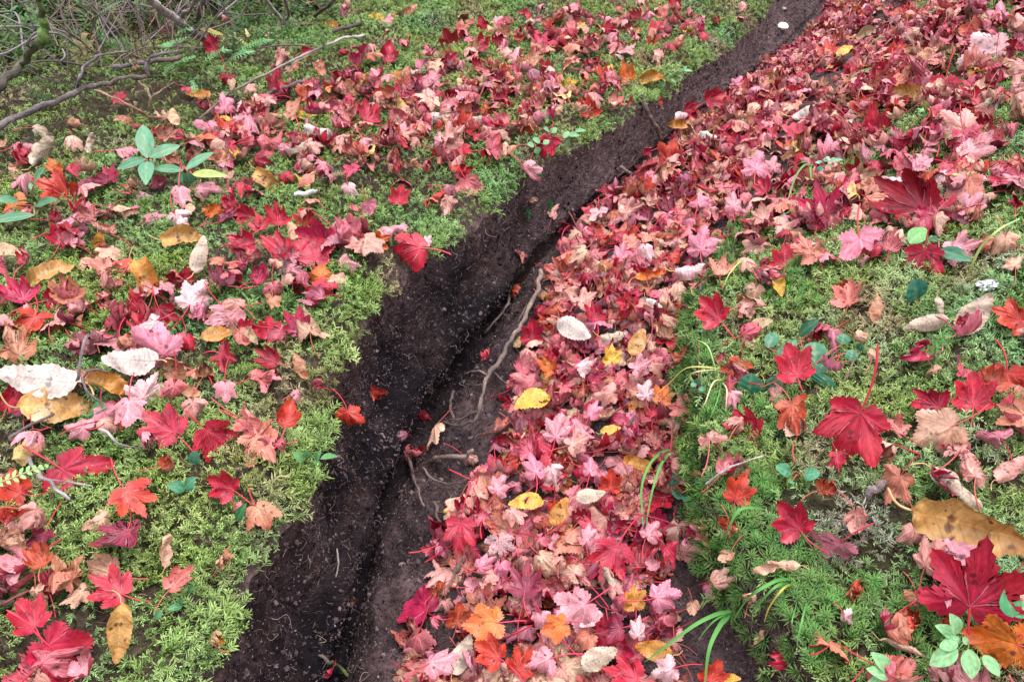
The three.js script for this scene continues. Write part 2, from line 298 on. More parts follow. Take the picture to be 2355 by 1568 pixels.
// poses: how a leaf has dried. [fold along the ribs, curl of the tips up(+)/down(-), roll of the whole about the midrib, bend along it, crumple, spread between lobes]
const POSES = {
  flat: [0.16, 0.35, 0.3, -0.35, 0.05, 1.2], cup: [0.34, 1.15, 0.5, 0.3, 0.06, 0.9], droop: [0.22, -1.15, -0.7, -0.5, 0.06, 0.8],
  fold: [0.30, 0.3, 1.75, 0.2, 0.04, 0.3], wave: [0.26, 0.8, 0.8, -0.9, 0.09, 1.6], curl: [0.28, 1.7, 0.7, 0.5, 0.08, 0.9],
  roll: [0.22, 0.7, 2.2, 0.6, 0.09, 0.9], ball: [0.4, 2.1, 1.3, 1.0, 0.17, 1.3], hood: [0.2, -1.7, -1.3, -0.6, 0.07, 0.6], crisp: [0.5, 1.6, 1.0, -0.8, 0.2, 1.8],
};
function leafSurface(kind, pose, k, slim) {      // a grid of rings; returns flat and bent positions
  const r = rng(900 + k * 77 + pose.length * 13 + pose.charCodeAt(0) * 5 + (kind === 'oval' ? 4000 : 0)), [fold, curl, roll, bend, crum, spread] = POSES[pose].map((v, i) => v * (0.8 + 0.4 * r()));
  const ring = [0, 0.2, 0.42, 0.64, 0.83, 1]; let flat = [], nAround, rows;
  let tips = [0], lobeCurl = [1];
  if (kind === 'maple') {
    const o = mapleOutline(r, k); tips = o.tips; lobeCurl = tips.map(() => 1 + spread * (r() - 0.5) * 1.6);
    nAround = o.pts.length; rows = ring.length; for (const f of ring) for (const p of o.pts) flat.push([p[0] * f, p[1] * f]);
  } else {
    const o = ovalOutline(r, [0.5, 0.39, 0.46, 0.55][k % 4] + 0.03 * r()), n = (o.length + 1) / 2, A = o.slice(0, n), B = [...o.slice(n - 1), o[0]].reverse();
    nAround = 11; rows = n; for (let i = 0; i < n; i++) for (let j = 0; j < 11; j++) { const f = j / 10, w = f * 2 - 1, e = Math.sign(w) * Math.pow(Math.abs(w), 0.85); flat.push([lerp(A[i][0], B[i][0], (e + 1) / 2), A[i][1]]); }
  }
  const sx = r() * 50, psi = (r() - 0.5) * 0.7;
  const bent = flat.map(([x, y]) => {
    const rad = Math.hypot(x, y), an = Math.atan2(x, y); let z = 0, px = x, py = y;
    if (kind === 'maple') {
      let best = 9, wsum = 0, kap = 0; tips.forEach((a, i) => { const d = Math.abs(an - a); best = Math.min(best, d); const w = Math.exp(-d * d * 9); wsum += w; kap += w * lobeCurl[i]; });
      kap = curl * kap / (wsum + 1e-6); z += fold * rad * Math.min(best, 0.4) * 0.9;
      const q = Math.abs(kap) < 1e-3 ? rad : Math.sin(kap * rad) / kap; z += Math.abs(kap) < 1e-3 ? 0 : (1 - Math.cos(kap * rad)) / kap; if (rad > 1e-6) { px = x / rad * q; py = y / rad * q; }
    } else {
      z += fold * 0.8 * Math.abs(x) + 0.012 * Math.sin((y - Math.abs(x) * 0.55) * 40) * Math.min(1, Math.abs(x) * 6);
      const e = curl * 1.3 * Math.pow(Math.abs(x), 2) * (0.6 + spread * 0.5 * Math.sin(y * 3 + sx)); z += e; px = x * (1 - 0.35 * Math.min(1.2, Math.abs(e)));
    }
    const rb = (c, zz, kk) => Math.abs(kk) < 1e-3 ? [c, zz] : [Math.sin(kk * c) * (1 / kk - zz), 1 / kk - (1 / kk - zz) * Math.cos(kk * c)];
    let c = px * Math.cos(psi) + py * Math.sin(psi), d = -px * Math.sin(psi) + py * Math.cos(psi);
    [c, z] = rb(c, z, roll); [d, z] = rb(d - 0.25, z, bend); d += 0.25;
    px = c * Math.cos(psi) - d * Math.sin(psi); py = c * Math.sin(psi) + d * Math.cos(psi);
    const g = Math.min(1, rad * 2.5), f = 2.6;
    return [px + g * crum * 1.2 * noise(x * f + sx, y * f, 1), py + g * crum * 1.2 * noise(x * f + sx, y * f, 5), z + g * crum * (2.2 * noise(x * f + sx, y * f, 9) + 0.8 * noise(x * 7 + sx, y * 7, 2))];
  });
  return { flat, bent, nAround, rows, closed: false };
}
const leafCache = new Map();
const shapeCache = new Map();
function leafGeometry(kind, pose, k, hue, slim) {
  const key = [kind, pose, k, hue, slim].join(); if (leafCache.has(key)) return leafCache.get(key);
  const sk = [kind, pose, k, slim].join(); let S = shapeCache.get(sk);
  if (!S) {
    const L = leafSurface(kind, pose, k, slim), { flat, bent, nAround: n, rows: m } = L, N = flat.length;
    const top = [], bot = [];
    for (let i = 0; i < m - 1; i++) for (let j = 0; j < n - 1; j++) { const a = i * n + j, b = a + 1, c = a + n, d = c + 1; [a, b, c, b, d, c].forEach((q) => top.push(q)); }
    const g = new THREE.BufferGeometry(); g.setAttribute('position', new THREE.Float32BufferAttribute(bent.flat(), 3)); g.setIndex(top); g.computeVertexNormals();
    const nr = g.attributes.normal.array, edgeOf = (i) => { const row = Math.floor(i / n), c = i % n; return kind === 'maple' ? row === m - 1 || c === 0 || c === n - 1 : row === 0 || row === m - 1 || c === 0 || c === n - 1; };
    let cz = 0, cx = 0, cy = 0; bent.forEach((p) => { cx += p[0]; cy += p[1]; cz += p[2]; }); cx /= N; cy /= N; cz /= N;
    const pos = [], uv = [], nor = [];
    for (let s = 0; s < 2; s++) for (let i = 0; i < N; i++) {
      const o = s && !edgeOf(i) ? 0.008 : 0; pos.push(bent[i][0] - cx - nr[i * 3] * o, bent[i][1] - cy - nr[i * 3 + 1] * o, bent[i][2] - cz - nr[i * 3 + 2] * o);
      const w = s ? -1 : 1; nor.push(nr[i * 3] * w, nr[i * 3 + 1] * w, nr[i * 3 + 2] * w); uv.push((flat[i][0] / 2.4 + 0.5) / 2 + s * 0.5, (flat[i][1] + 1.0) / 2.4);
    }
    const idx = [...top]; for (let i = 0; i < top.length; i += 3) idx.push(top[i] + N, top[i + 2] + N, top[i + 1] + N);
    let zmin = 9, zmax = -9; for (let i = 2; i < pos.length; i += 3) { zmin = Math.min(zmin, pos[i]); zmax = Math.max(zmax, pos[i]); }
    const fi = kind === 'maple' ? 0 : 5;           // the foot, where the stalk joins
    S = { pos, uv, nor, idx, flat, N, zmin, zmax, foot: [bent[fi][0] - cx, bent[fi][1] - cy, bent[fi][2] - cz], wide: kind === 'maple' ? 1.7 : 1.6 };
    shapeCache.set(sk, S);
  }
  const [u, d, tip] = HUES[hue], col = [], q = hue.length * 3 + k;
  for (let s = 0; s < 2; s++) for (let i = 0; i < S.N; i++) {
    const [x, y] = S.flat[i], rad = Math.hypot(x, y), n = fbm(x * 1.7 + q, y * 1.7, s * 7 + q, 3);
    let c = s ? mix3(d, u, clamp(0.12 + 0.5 * n, 0, 0.5)) : mix3(u, tip, clamp(rad * 0.7 + 1.1 * n - 0.1, 0, 1));
    const v = 1 + 0.35 * n; col.push(c[0] * v, c[1] * v, c[2] * v);
  }
  const g = new THREE.BufferGeometry();
  g.setAttribute('position', new THREE.Float32BufferAttribute(S.pos, 3)); g.setAttribute('normal', new THREE.Float32BufferAttribute(S.nor, 3)); g.setAttribute('uv', new THREE.Float32BufferAttribute(S.uv, 2)); g.setAttribute('color', new THREE.Float32BufferAttribute(col, 3)); g.setIndex(S.idx);
  g.userData = { zmin: S.zmin, zmax: S.zmax, foot: S.foot, wide: S.wide };
  leafCache.set(key, g); return g;
}
function tube(points, r0, r1, sides, color, color2, taperEnd = true) {          // a tapering tube with round ends and vertex colours
  const curve = new THREE.CatmullRomCurve3(points), n = Math.max(4, points.length * 4), fr = curve.computeFrenetFrames(n, false), pos = [], nor = [], col = [], uv = [], idx = [];
  for (let i = 0; i <= n; i++) {
    const p = curve.getPointAt(i / n), rr = (i === 0 || i === n) ? 0.25 * lerp(r0, r1, i / n) : lerp(r0, r1, i / n), c = mix3(color, color2 || color, i / n);
    for (let j = 0; j <= sides; j++) { const a = j / sides * Math.PI * 2, d = fr.normals[i].clone().multiplyScalar(Math.cos(a)).addScaledVector(fr.binormals[i], Math.sin(a)); pos.push(p.x + d.x * rr, p.y + d.y * rr, p.z + d.z * rr); nor.push(d.x, d.y, d.z); col.push(...c); uv.push(j / sides, i / n); }
  }
  for (let i = 0; i < n; i++) for (let j = 0; j < sides; j++) { const a = i * (sides + 1) + j, b = a + sides + 1; idx.push(a, a + 1, b, a + 1, b + 1, b); }
  const g = new THREE.BufferGeometry(); g.setAttribute('position', new THREE.Float32BufferAttribute(pos, 3)); g.setAttribute('normal', new THREE.Float32BufferAttribute(nor, 3)); g.setAttribute('uv', new THREE.Float32BufferAttribute(uv, 2)); g.setAttribute('color', new THREE.Float32BufferAttribute(col, 3)); g.setIndex(idx); return g;
}
const RED_STALK = [0.50, 0.022, 0.05], DRY_STALK = [0.36, 0.07, 0.05], OCHRE_STALK = [0.45, 0.30, 0.12];
const stalkCache = new Map();
function stalkGeometry(k, hue, kind) {
  const tone = kind === 'oval' ? OCHRE_STALK : /tan|brown|rust|faded/.test(hue) ? DRY_STALK : RED_STALK, key = k + '/' + tone[0];
  if (!stalkCache.has(key)) {
    const r = rng(500 + k), L = kind === 'oval' ? 0.32 : 0.75 + r() * 0.5, s = (r() - 0.5) * 0.7, up = (r() - 0.4) * 0.5;
    stalkCache.set(key, tube([V(0, 0.05, 0.0), V(s * 0.1, -L * 0.35, up * 0.25), V(s * 0.45, -L * 0.7, up * 0.5), V(s, -L, up * 0.6 + (r() - 0.5) * 0.2)], 0.016, 0.021, 6, tone));
  }
  return stalkCache.get(key);
}
const Q = (axis, a) => new THREE.Quaternion().setFromAxisAngle(axis, a);
// how a leaf lies: its tip turned towards `deg` in the picture, its face leaning `lean` degrees from the ground's normal towards the viewer, rocked at random
function lie(g, deg, lean, rock, r, flip, twist = 0) {
  const a = deg * Math.PI / 180, e = 4, q0 = ray(g.px, g.py), q1 = ray(g.px + Math.cos(a) * e, g.py - Math.sin(a) * e);
  const n = g.n.clone(), hit = (d) => d.clone().multiplyScalar(g.p.clone().sub(camera.position).dot(n) / d.dot(n));
  let t = hit(q1).sub(hit(q0)); if (Math.abs(q0.clone().normalize().dot(n)) < 0.12) t = V(Math.cos(a), Math.sin(a) * 0.5, -Math.sin(a));
  t.addScaledVector(n, -t.dot(n)).normalize();
  const b = V(0, 0, 0).crossVectors(t, n).normalize();     // right hand of the leaf: x = b, y = t, z = n
  const m = new THREE.Matrix4().makeBasis(b, t, n), q = new THREE.Quaternion().setFromRotationMatrix(m);
  if (flip) q.multiply(Q(V(0, 1, 0), Math.PI));
  q.multiply(Q(V(1, 0, 0), (r() - 0.5) * rock)).multiply(Q(V(0, 1, 0), (r() - 0.5) * rock + twist));
  if (lean) { const to = camera.position.clone().sub(g.p).normalize(), ax = V(0, 0, 0).crossVectors(n, to).normalize(); q.premultiply(Q(ax, lean * Math.PI / 180)); }
  return q;
}
function lowest(g, q, n) { const p = g.attributes.position, v = V(0, 0, 0), nn = n.clone().applyQuaternion(q.clone().invert()); const d = []; for (let i = 0; i < p.count / 2; i += 5) { v.fromBufferAttribute(p, i); d.push(v.dot(nn)); } d.sort((a, b) => a - b); return d[Math.floor(d.length * 0.12)]; }

// ---------- the leaves that can be told apart ----------
// x y across tip-direction pose hue lean | what it is     (O = oval toothed leaf, else maple; ! = lying face down; a row without words is described from its neighbours)
const LEAVES = `
95 345 82 35 O.wave1! cream 60 | pale buff toothed leaf standing on edge at the far left of the bank
208 330 50 70 O.wave2! cream 40 | small pale buff leaf propped up left of the five-leaved seedling
523 182 52 -80 droop1 dark 50 | dark red leaf hanging tip down against green moss near the pale dead stem
490 107 56 120 cup1 crimson 45 | dark red leaf caught among the hemlock sprays at the upper left
457 217 56 180 O.curl1 ochre 15 | tan curled leaf below the hemlock sprays, left of the twig
513 243 72 95 cup2! magenta 30 | pink star-shaped leaf with its lobes raised, left end of the pale arching twig
483 290 78 175 cup1! magenta 20
535 290 52 -60 droop2 scarlet 25
467 318 64 10 O.flat1 orange 10 | orange oval leaf behind the five-leaved seedling's right leaf
143 447 105 165 wave1 scarlet 25 | broad orange-red leaf behind the upright green leaf at left
193 480 76 -100 cup3! pink 30 | pink-backed leaf hanging tip down beside the orange-red leaf at left
33 473 92 180 droop1 orange 15 | orange leaf at the left edge over the long green leaves
123 500 62 10 ball1 crimson 0 | dark curled-up leaf below the pink-backed leaf at left
413 443 72 -95 fold1! pink 20 | pink folded leaf below the second green seedling
467 437 78 10 roll1! pink 5 | rolled pink leaf beneath the yellow-green seedling leaf
407 505 76 -70 cup2! pale 20
343 505 68 20 fold2! magenta 5 | small magenta-pink folded leaf on open moss below the five-leaved seedling
487 487 50 40 wave2 orange 15
303 425 56 -30 ball2 tan 0 | tan shrivelled leaf just under the five-leaved seedling
567 495 64 160 cup1 red 10
163 390 58 10 wave1 crimson 20
127 388 44 120 wave3 orange 20
87 297 52 15 curl1! cream 10
367 312 46 60 cup2 crimson 35 | crimson leaf standing right behind the five-leaved seedling's tallest leaf
283 347 60 10 wave2! pink 10
467 247 46 200 crisp1 dark 10
30 395 46 100 O.wave1! tan 20
250 480 50 200 crisp2! faded 0
330 455 52 -30 wave2! pale 10
560 430 56 60 crisp3 faded 0
706 262 74 200 wave1 yellow 10 | bright yellow leaf in the middle of the left bank
1005 268 62 10 O.wave1! white 25 | chalk-white toothed leaf on the red litter of the left bank
618 417 86 -30 O.wave2 gold 25 | orange-tan square-tipped leaf right of the seedlings
1035 100 66 120 cup1 dark 45 | dark red leaf standing up near the top centre
1105 108 62 20 cup2 red 30 | bright red leaf right of the dark upright one at top centre
892 130 68 70 cup3 crimson 40 | crimson cupped leaf on green moss beside a grey-tan leaf
972 155 62 10 droop1! magenta 15 | magenta-backed leaf with a wavy edge above the orange leaf
1032 147 56 30 fold1 magenta 30
915 180 64 10 O.flat1 ochre 15 | light orange leaf with speckles in the upper middle of the bank
938 170 44 90 O.wave2 tan 40
798 188 32 90 cup1 red 25
820 135 40 60 O.fold1 tan 40 | small grey-tan leaf on edge by the crimson cupped leaf
858 168 46 120 cup2! pink 20
850 265 78 35 cup2 crimson 15 | large crimson leaf left of the chalk-white one
898 298 50 -20 wave1 scarlet 15 | dark orange-red leaf below the large crimson one on the left bank
1032 232 66 20 cup3 dark 25 | dark red leaf above and right of the chalk-white leaf
955 222 36 80 fold2! pale 25 | small pale pink heart-like leaf above the chalk-white one
732 303 66 -10 O.wave3! white 15 | whitish ribbed leaf below the bright yellow leaf
685 325 82 -110 cup1 magenta 20 | large magenta-red leaf hanging below the bright yellow leaf
835 328 46 -90 cup2! pink 20 | small pink leaf hanging by its stalk, centre of the left bank
1012 323 52 60 fold1! magenta 20 | small pink-lilac leaf below the chalk-white one
1062 343 52 -80 flat1 red 20 | flat red leaf just inside the bank's edge, right of the pink-lilac one
1015 293 46 60 droop1 scarlet 25
1118 258 42 -20 wave2 orange 15
1078 425 82 -60 droop2! red 45 | large pinkish red leaf drooping over the bank's edge near its middle
1060 395 56 20 fold1 crimson 20
1008 457 46 -60 flat2 red 25 | red leaf on the mossy edge, just left of the drooping one
918 455 62 70 cup1 red 25 | red leaf with a stout stalk on the moss edge above the soil cap
848 475 62 -65 droop1! magenta 40 | bright pink leaf lit on the bank left of the stout-stalked red one
802 435 56 -70 fold1! pale 30 | half pale, half pink folded leaf up the bank from the bright pink one
892 533 104 10 O.roll1! pink 10 | long pale pink rolled leaf lying on the soil cap
637 500 72 80 cup2 red 25 
700 505 62 110 cup1 scarlet 20
605 233 48 40 droop1! magenta 15 | magenta-pink leaf at the end of the short grey branch
698 213 48 150 wave1 rust 20
865 40 38 170 O.flat2 yellow 20 | little yellow leaf near the top edge
938 27 52 30 O.wave1 tan 30
892 47 46 80 cup2! magenta 20
1112 63 48 110 cup3 red 30
1142 53 38 40 cup1! pink 20
705 120 42 10 fold2 red 20
675 150 40 200 wave1! rust 5
1058 150 40 -60 crisp1! pink 10
755 60 40 20 O.wave3 ochre 10
1397 77 52 100 cup1 crimson 40 | crimson leaf upright on pale moss, right of top centre
1274 80 46 -80 wave1 orange 30 | orange leaf on the moss right of top centre
1257 160 52 70 cup2 crimson 30 
1347 167 48 -60 droop1! pale 35 | pale pink leaf hanging face down by a long red stalk near the trench
1187 133 60 60 cup1! pink 25 | pink star leaf with a white glint, upper middle of the left bank
1444 173 62 130 fold1 orange 35 | folded orange leaf on the brink of the trench
1500 180 64 0 O.wave2 ochre 15 | tan-yellow leaf bridging the brink of the trench
1304 197 42 20 wave1 yellow 10 | small yellow leaf a little back from the brink
1207 248 54 30 curl2! tan 10
1257 263 34 100 O.fold1! cream 20 | small cream upright leaf near the brink above the bare wall
1400 50 44 150 fold1! magenta 25
1490 35 38 -100 cup2! magenta 25
1510 63 48 70 cup1 red 25
1650 47 40 -60 crisp1 rust 20
1553 8 42 60 cup2 red 25 | red leaf on the top edge nearest the trench
1260 330 64 -100 wave1 crimson 50 | dark red leaf hanging under the round-leaved sprig on the wall
1214 390 74 -50 roll1! pink 55 | pinkish leaf dangling down the soil wall by its stalk
1300 130 44 20 crisp2! faded 5
1500 100 44 100 crisp3 rust 5
1520 235 24 -90 O.curl1 rust 40 | small rusty leaf stuck on the soil wall under the tan-yellow leaf
1451 230 24 -100 O.curl2 rust 40 
1637 227 62 40 cup1 red 20 | bright red leaf at the left margin of the far trail
1560 285 54 180 O.wave1 ochre 20 | yellow-brown leaf at the left margin of the trail
1567 266 50 10 O.fold1! pale 10 | pale pink leaf lying on the yellow-brown one
1627 313 52 0 O.curl1! white 15 | white rolled leaf on the far trail
1540 363 74 60 flat1 scarlet 15 | orange-red leaf with a long stalk at the bare edge of the trail
1697 193 48 70 cup1! magenta 25
1480 430 52 20 flat2 scarlet 20 | flat orange-red leaf at the trail's edge by the foot of the wall
1377 490 60 -110 droop1! pale 30 | pale leaf hanging from an upright stalk at the foot of the wall
1740 385 90 70 cup1! magenta 25 | large lilac-pink leaf in the middle of the upper trail
1607 463 56 70 cup2! magenta 25
1687 470 64 75 fold1! pink 25
1444 487 62 20 wave1! faded 15
1530 400 60 150 crisp1! faded 10
1757 432 56 80 cup1 crimson 30
1585 250 44 30 cup2 crimson 20
1680 320 50 170 wave2 red 10
1490 350 44 200 roll1 crimson 10
1650 380 54 10 crisp2! faded 5
2069 28 48 200 flat1 scarlet 25 | orange-red leaf at the top of the picture above the trail
1903 117 54 100 flat2 scarlet 25 | round-lobed scarlet leaf beside the small yellow leaf on the far trail
1943 115 44 20 O.flat2 yellow 20 | small yellow leaf on the far trail
1999 78 58 10 O.wave2 cream 20 | pale yellow toothed leaf lying level on the far right litter
1863 252 78 25 O.fold1! white 20 | white-faced leaf with a yellow edge on the upper right litter
2300 45 92 65 fold1! magenta 25 | tall lilac-pink leaf at the top right corner
2286 120 126 190 flat3! pale 25 | big pale pink leaf spread flat near the top right corner
2119 152 94 60 O.wave1 tan 35 | large tan toothed leaf upright on the upper right bank
2166 123 84 180 cup1! pink 20
2173 197 86 -110 flat1 red 30 | red leaf hanging tip down beside the large upright tan leaf
2099 220 86 15 O.wave3 gold 20 | tan leaf with a yellow underside curl at its edge, upper right
2019 300 112 110 fold1 red 30 | large pinkish red V-folded leaf on a red stalk, upper right
2203 298 112 185 flat2! faded 30 | buff-pink leaf with dark red stalk on green moss, upper right
2133 285 54 80 ball1! faded 10 | balled-up pinkish leaf left of the buff-pink one
2099 465 176 160 fold2 dark 20 | very large folded dark red leaf with a wavy rim, right of the upper trail
1893 485 112 100 flat2 magenta 30 | large magenta-red leaf facing the viewer in the upper right litter
1909 350 84 100 fold2! magenta 25 | lilac-pink folded leaf behind the small green plant
1843 397 82 30 flat1 red 20 | red leaf beside the little grass clump on the upper right
1779 383 52 90 cup1! pink 20
2053 418 78 170 roll1! pale 10
1976 397 74 80 cup2 dark 50 | dark red leaf standing like a flame left of the very large folded one
2243 73 76 180 cup1 rust 25
2346 40 46 90 wave1 ochre 25 | orange-yellow leaf cut by the right edge near the top
2339 213 44 -90 ball2! faded 10
2166 407 68 200 fold1! pale 20
2233 477 74 50 cup1! pink 20 | pink leaf with a long red stalk right of the very large folded one
2129 355 54 -100 cup2! pink 20
2333 467 52 120 crisp1 red 15
2006 197 60 40 wave1! magenta 15
1926 262 48 -110 cup1! pale 20
1830 300 60 80 flat1 crimson 15
1960 170 56 100 cup1 crimson 20
2080 90 62 20 wave1! magenta 15
1870 190 50 150 crisp2! faded 10
2060 330 58 -60 crisp1 crimson 10
13 575 66 0 O.flat1 cream 15 | cream leaf cut by the left edge of the picture
140 546 78 50 cup1 crimson 30 | crimson cupped leaf on moss near the left edge
117 625 110 20 O.wave1 gold 15 | big orange-tan leaf near the left edge
43 675 98 150 cup2 magenta 20 | magenta leaf tucked under the big orange-tan one at left
127 688 88 10 fold1 crimson 20
75 735 90 -120 wave1 scarlet 15
57 712 50 30 ball1! faded 5
227 566 62 -90 O.fold1 ochre 30 | orange-brown leaf tip down with a dark red stalk
423 548 104 0 O.wave2 gold 5 | wide tan leaf with a drooping edge under a small pink one
415 515 46 90 fold2! pale 30 | small pale pink leaf resting on the wide tan one
457 585 88 60 O.fold1! cream 25 | pale buff ribbed leaf just below the wide tan one
337 650 112 -60 O.wave3 ochre 25 | ochre leaf with a pale rolled rim in the left moss
130 755 64 60 O.curl1 orange 15 | small orange-brown curled leaf on a red stalk in the left moss
443 690 104 50 cup1! pale 35 | pale lilac star leaf with lobes raised, left of centre
370 722 84 -70 cup2 dark 30 | deep red leaf below the ochre rolled-rim leaf
345 745 70 200 wave2! pale 20
520 712 78 -40 droop1! pale 35 | pale pink torn leaf hanging from an upright stalk
363 803 136 150 cup1! magenta 35 | large magenta leaf spreading over a whitish one
300 828 122 185 O.flat2! white 15 | whitish leaf with small holes under the large magenta leaf
400 852 100 0 roll2 tan 5 | tan leaf with a frilled rolled edge below the large magenta one
87 870 168 175 O.flat1! white 12 | long whitish leaf with a straight midrib at the left edge
130 933 152 0 O.flat2 gold 15 | broad tan-orange toothed leaf at the left edge
240 880 94 -10 O.wave3 ochre 15 | orange-brown ribbed leaf between twigs
333 903 102 60 cup2! pale 25
295 935 96 -120 cup1! pink 20
20 925 92 60 cup3 red 25 | red leaf on the left edge under the whitish leaf
485 1003 108 -45 flat2 red 35 | bright red leaf with raised points left of the trench
385 986 112 150 flat1 crimson 20 | crimson leaf joined by its stalk to the bright red one
187 985 92 170 fold1! pink 10 
70 1000 92 190 roll1! pink 5 
563 758 64 10 cup1 red 25
510 813 84 -20 wave1 dark 15
467 856 72 50 ball1 brown 5
283 950 62 -100 wave2 scarlet 20 
427 638 48 90 cup1 red 30
337 1002 70 160 crisp1! pink 5
433 902 64 170 O.curl1 tan 10
443 935 74 -90 cup2! faded 20
517 892 66 -80 cup1! pink 20
545 640 50 -60 crisp1! faded 5
500 768 72 10 O.flat2 ochre 15 | small tan-orange toothed leaf under the pale torn one
240 690 60 -60 crisp2 faded 10
240 570 44 10 crisp1 crimson 5
736 552 112 160 cup1 magenta 25 | large magenta-red leaf at the head of the red cluster on the bank
642 570 94 170 fold1 red 15 | pinkish red leaf at the left of the red cluster
722 585 114 100 flat3 crimson 20 | crimson leaf lying in the middle of the red cluster
796 606 66 10 cup2! magenta 15
739 630 104 80 hood1 orange 20 | orange star-shaped leaf with a pale rolled rim on top of the red cluster
732 668 94 -20 droop1 red 10 | red leaf drooping under the orange star-shaped one
949 572 118 175 droop2 red 25 | big red leaf hanging over the soil cap above the dark wall
862 556 58 20 wave1 orange 20 | orange little leaf beside the big red overhanging one
980 555 40 40 fold1! pale 20
659 600 60 -130 wave1! pale 15 | pale pink small leaf in front of the red cluster
616 763 72 80 cup1 red 25 | red upright leaf beside the mossy hump
620 825 76 150 fold2 dark 15
689 843 64 -60 O.hood1 tan 20 | tan shrivelled leaf with a split edge near the brink
725 886 64 180 crisp1 crimson 5 | crinkled wine-red leaf near the brink
679 910 60 20 ball1! pink 5 | balled pinkish leaf close to the brink
625 690 56 -100 fold2 tan 15
686 740 60 80 cup2! red 30 | half-hidden red leaf standing in the mossy hump
802 955 84 -85 droop1 scarlet 50 | rusty red leaf dangling alone against the dark soil wall
659 965 86 60 cup3 scarlet 30 | orange-red leaf on the moss left of the dangling one
636 1020 68 170 crisp2! crimson 5
560 560 80 190 wave2 crimson 15
600 520 70 20 cup1 red 15
780 540 60 80 cup3! magenta 20
1320 756 80 -20 O.flat3! white 20 | chalky white leaf with a yellow stalk on the trail
1410 773 64 10 O.wave1! cream 20 | cream ribbed leaf on the trail between white and tan ones
1467 786 68 60 O.flat2 gold 25 | smooth tan-yellow leaf with a slit, on the trail
1407 822 54 100 wave1 yellow 15 | ragged yellow leaf below the cream ribbed leaf on the trail
1224 920 84 200 O.flat3 yellow 20 | big plain yellow leaf on the left edge of the trail
1260 843 58 160 wave2 orange 15
1280 996 86 70 cup1! pink 30 | tall pink leaf below the big yellow leaf on the trail
1224 770 70 80 cup1 crimson 30 | crimson leaf at the trail's left edge beside the long root
1524 916 58 60 flat1 orange 20 | yellow and red leaf at the foot of the mossy edge
1614 566 94 80 cup1! magenta 35 | bright lilac-pink leaf with water glints near the mossy edge
1594 622 88 10 O.wave1! pale 15 | pale pink-cream oval leaf under the bright lilac-pink one
1644 722 96 120 cup1 red 35 | bright red cupped leaf with a long stalk on the mossy edge
1737 673 76 -100 fold1! tan 25 | creased tan leaf up the bank from the bright red cupped one
1717 703 84 10 roll1! faded 15 | pink-tan leaf with clear veins beside the bright red cupped one
1750 743 52 10 O.flat1 cream 20 | pale lime-yellow leaf on the right bank
1657 823 48 80 ball1 faded 10
1724 790 60 170 hood1! faded 15
1697 843 72 -120 wave1 rust 25 
1684 913 54 -80 cup2! pink 20
1637 1005 104 80 ball2! faded 15 | big curled pinkish tan leaf with a torn hole, by the grass
1700 973 84 40 crisp1! faded 15
1497 632 72 10 O.roll1 orange 15 | long rolled orange leaf across the trail
1487 573 54 -60 fold1! pale 20
1427 590 66 60 fold1! magenta 25
1504 697 42 -20 O.fold1! white 20 | tiny white saw-edged leaf on the trail
1487 905 62 80 cup1! pale 20
1360 948 62 60 fold2! magenta 15
1367 725 64 100 cup2 crimson 20 | crimson leaf with curled edge touching the chalky white one
1337 537 46 100 cup1! magenta 20 | magenta leaf at the topmost left edge of the near trail
1337 580 72 200 roll1! tan 10
1467 845 62 20 wave1! pink 10
1404 988 46 20 O.flat1 yellow 15 | small yellow leaf half buried on the trail
1340 843 58 20 wave2! pale 15
1290 860 60 60 crisp1 red 10
1400 905 70 190 cup1! faded 20
1340 690 60 30 wave1! faded 10
1290 660 56 -100 hood1! faded 20
1250 750 50 150 crisp2 scarlet 15
1550 590 60 40 hood1 scarlet 10
1450 700 64 170 cup1 red 15
1969 972 178 -115 flat1 red 45 | deep red star-shaped leaf spread flat on the right bank
2313 876 128 -90 flat2 scarlet 35 | large orange-red leaf at the right edge
2240 916 116 100 cup1 red 35 | red leaf with upright lobes beside the large orange-red one
2146 926 96 150 cup2 crimson 25 | crimson leaf at the left of the right-edge cluster
2176 985 136 200 flat3! tan 25 | pale tan leaf with a thick red stalk below the crimson one
2126 592 108 -90 flat1 crimson 40 | crimson leaf hanging over the moss, lobes down, upper right bank
1979 556 136 -60 droop1! magenta 30 | pinkish red leaf with water drops on the right bank
2059 553 70 120 cup1! tan 25
2313 556 86 -80 curl1! tan 20 | curled brown leaf near the right edge, above middle
2016 712 68 -90 O.hood1 tan 25 | small tan leaf with two points on the feathery moss
2163 708 56 -70 O.roll1! cream 25 | ribbed cream leaf rolled up, left of the cream heart-shaped one
2129 745 94 190 O.fold1! cream 15 | ribbed tan leaf lying below the rolled cream one
2243 722 108 40 O.flat2! cream 30 | cream heart-shaped leaf with a dark crack
2336 732 88 160 wave1 scarlet 25 | salmon leaf cut by the right edge beside the cream heart-shaped one
1949 663 60 170 curl1 rust 20 | small rusty curled leaf on a red stalk in feathery moss
1883 756 86 30 crisp1 crimson 20 | dark wine-red shrivelled leaf above the round glossy leaves
1829 848 114 120 cup1 red 30 | red leaf lying across the round glossy leaves
1823 940 96 -80 wave1 rust 30 | orange-brown twisted leaf left of the deep red star-shaped one
1790 915 76 80 roll1! faded 20
2009 816 56 70 ball1! tan 15
2149 855 60 -60 ball2! tan 15 | brown curled leaf under the pale green needle sprout
1979 773 50 -20 curl2! tan 10
1806 603 86 70 cup1 red 25 | red leaf at the upper edge of the right bank's moss
2200 573 84 10 wave1! pink 20 
2333 606 66 100 curl1! tan 20
1760 610 60 190 crisp1 red 10
1900 590 70 160 roll2! pink 10
163 1090 158 -30 flat1 crimson 20 | large crimson leaf under the grey twig at the left edge
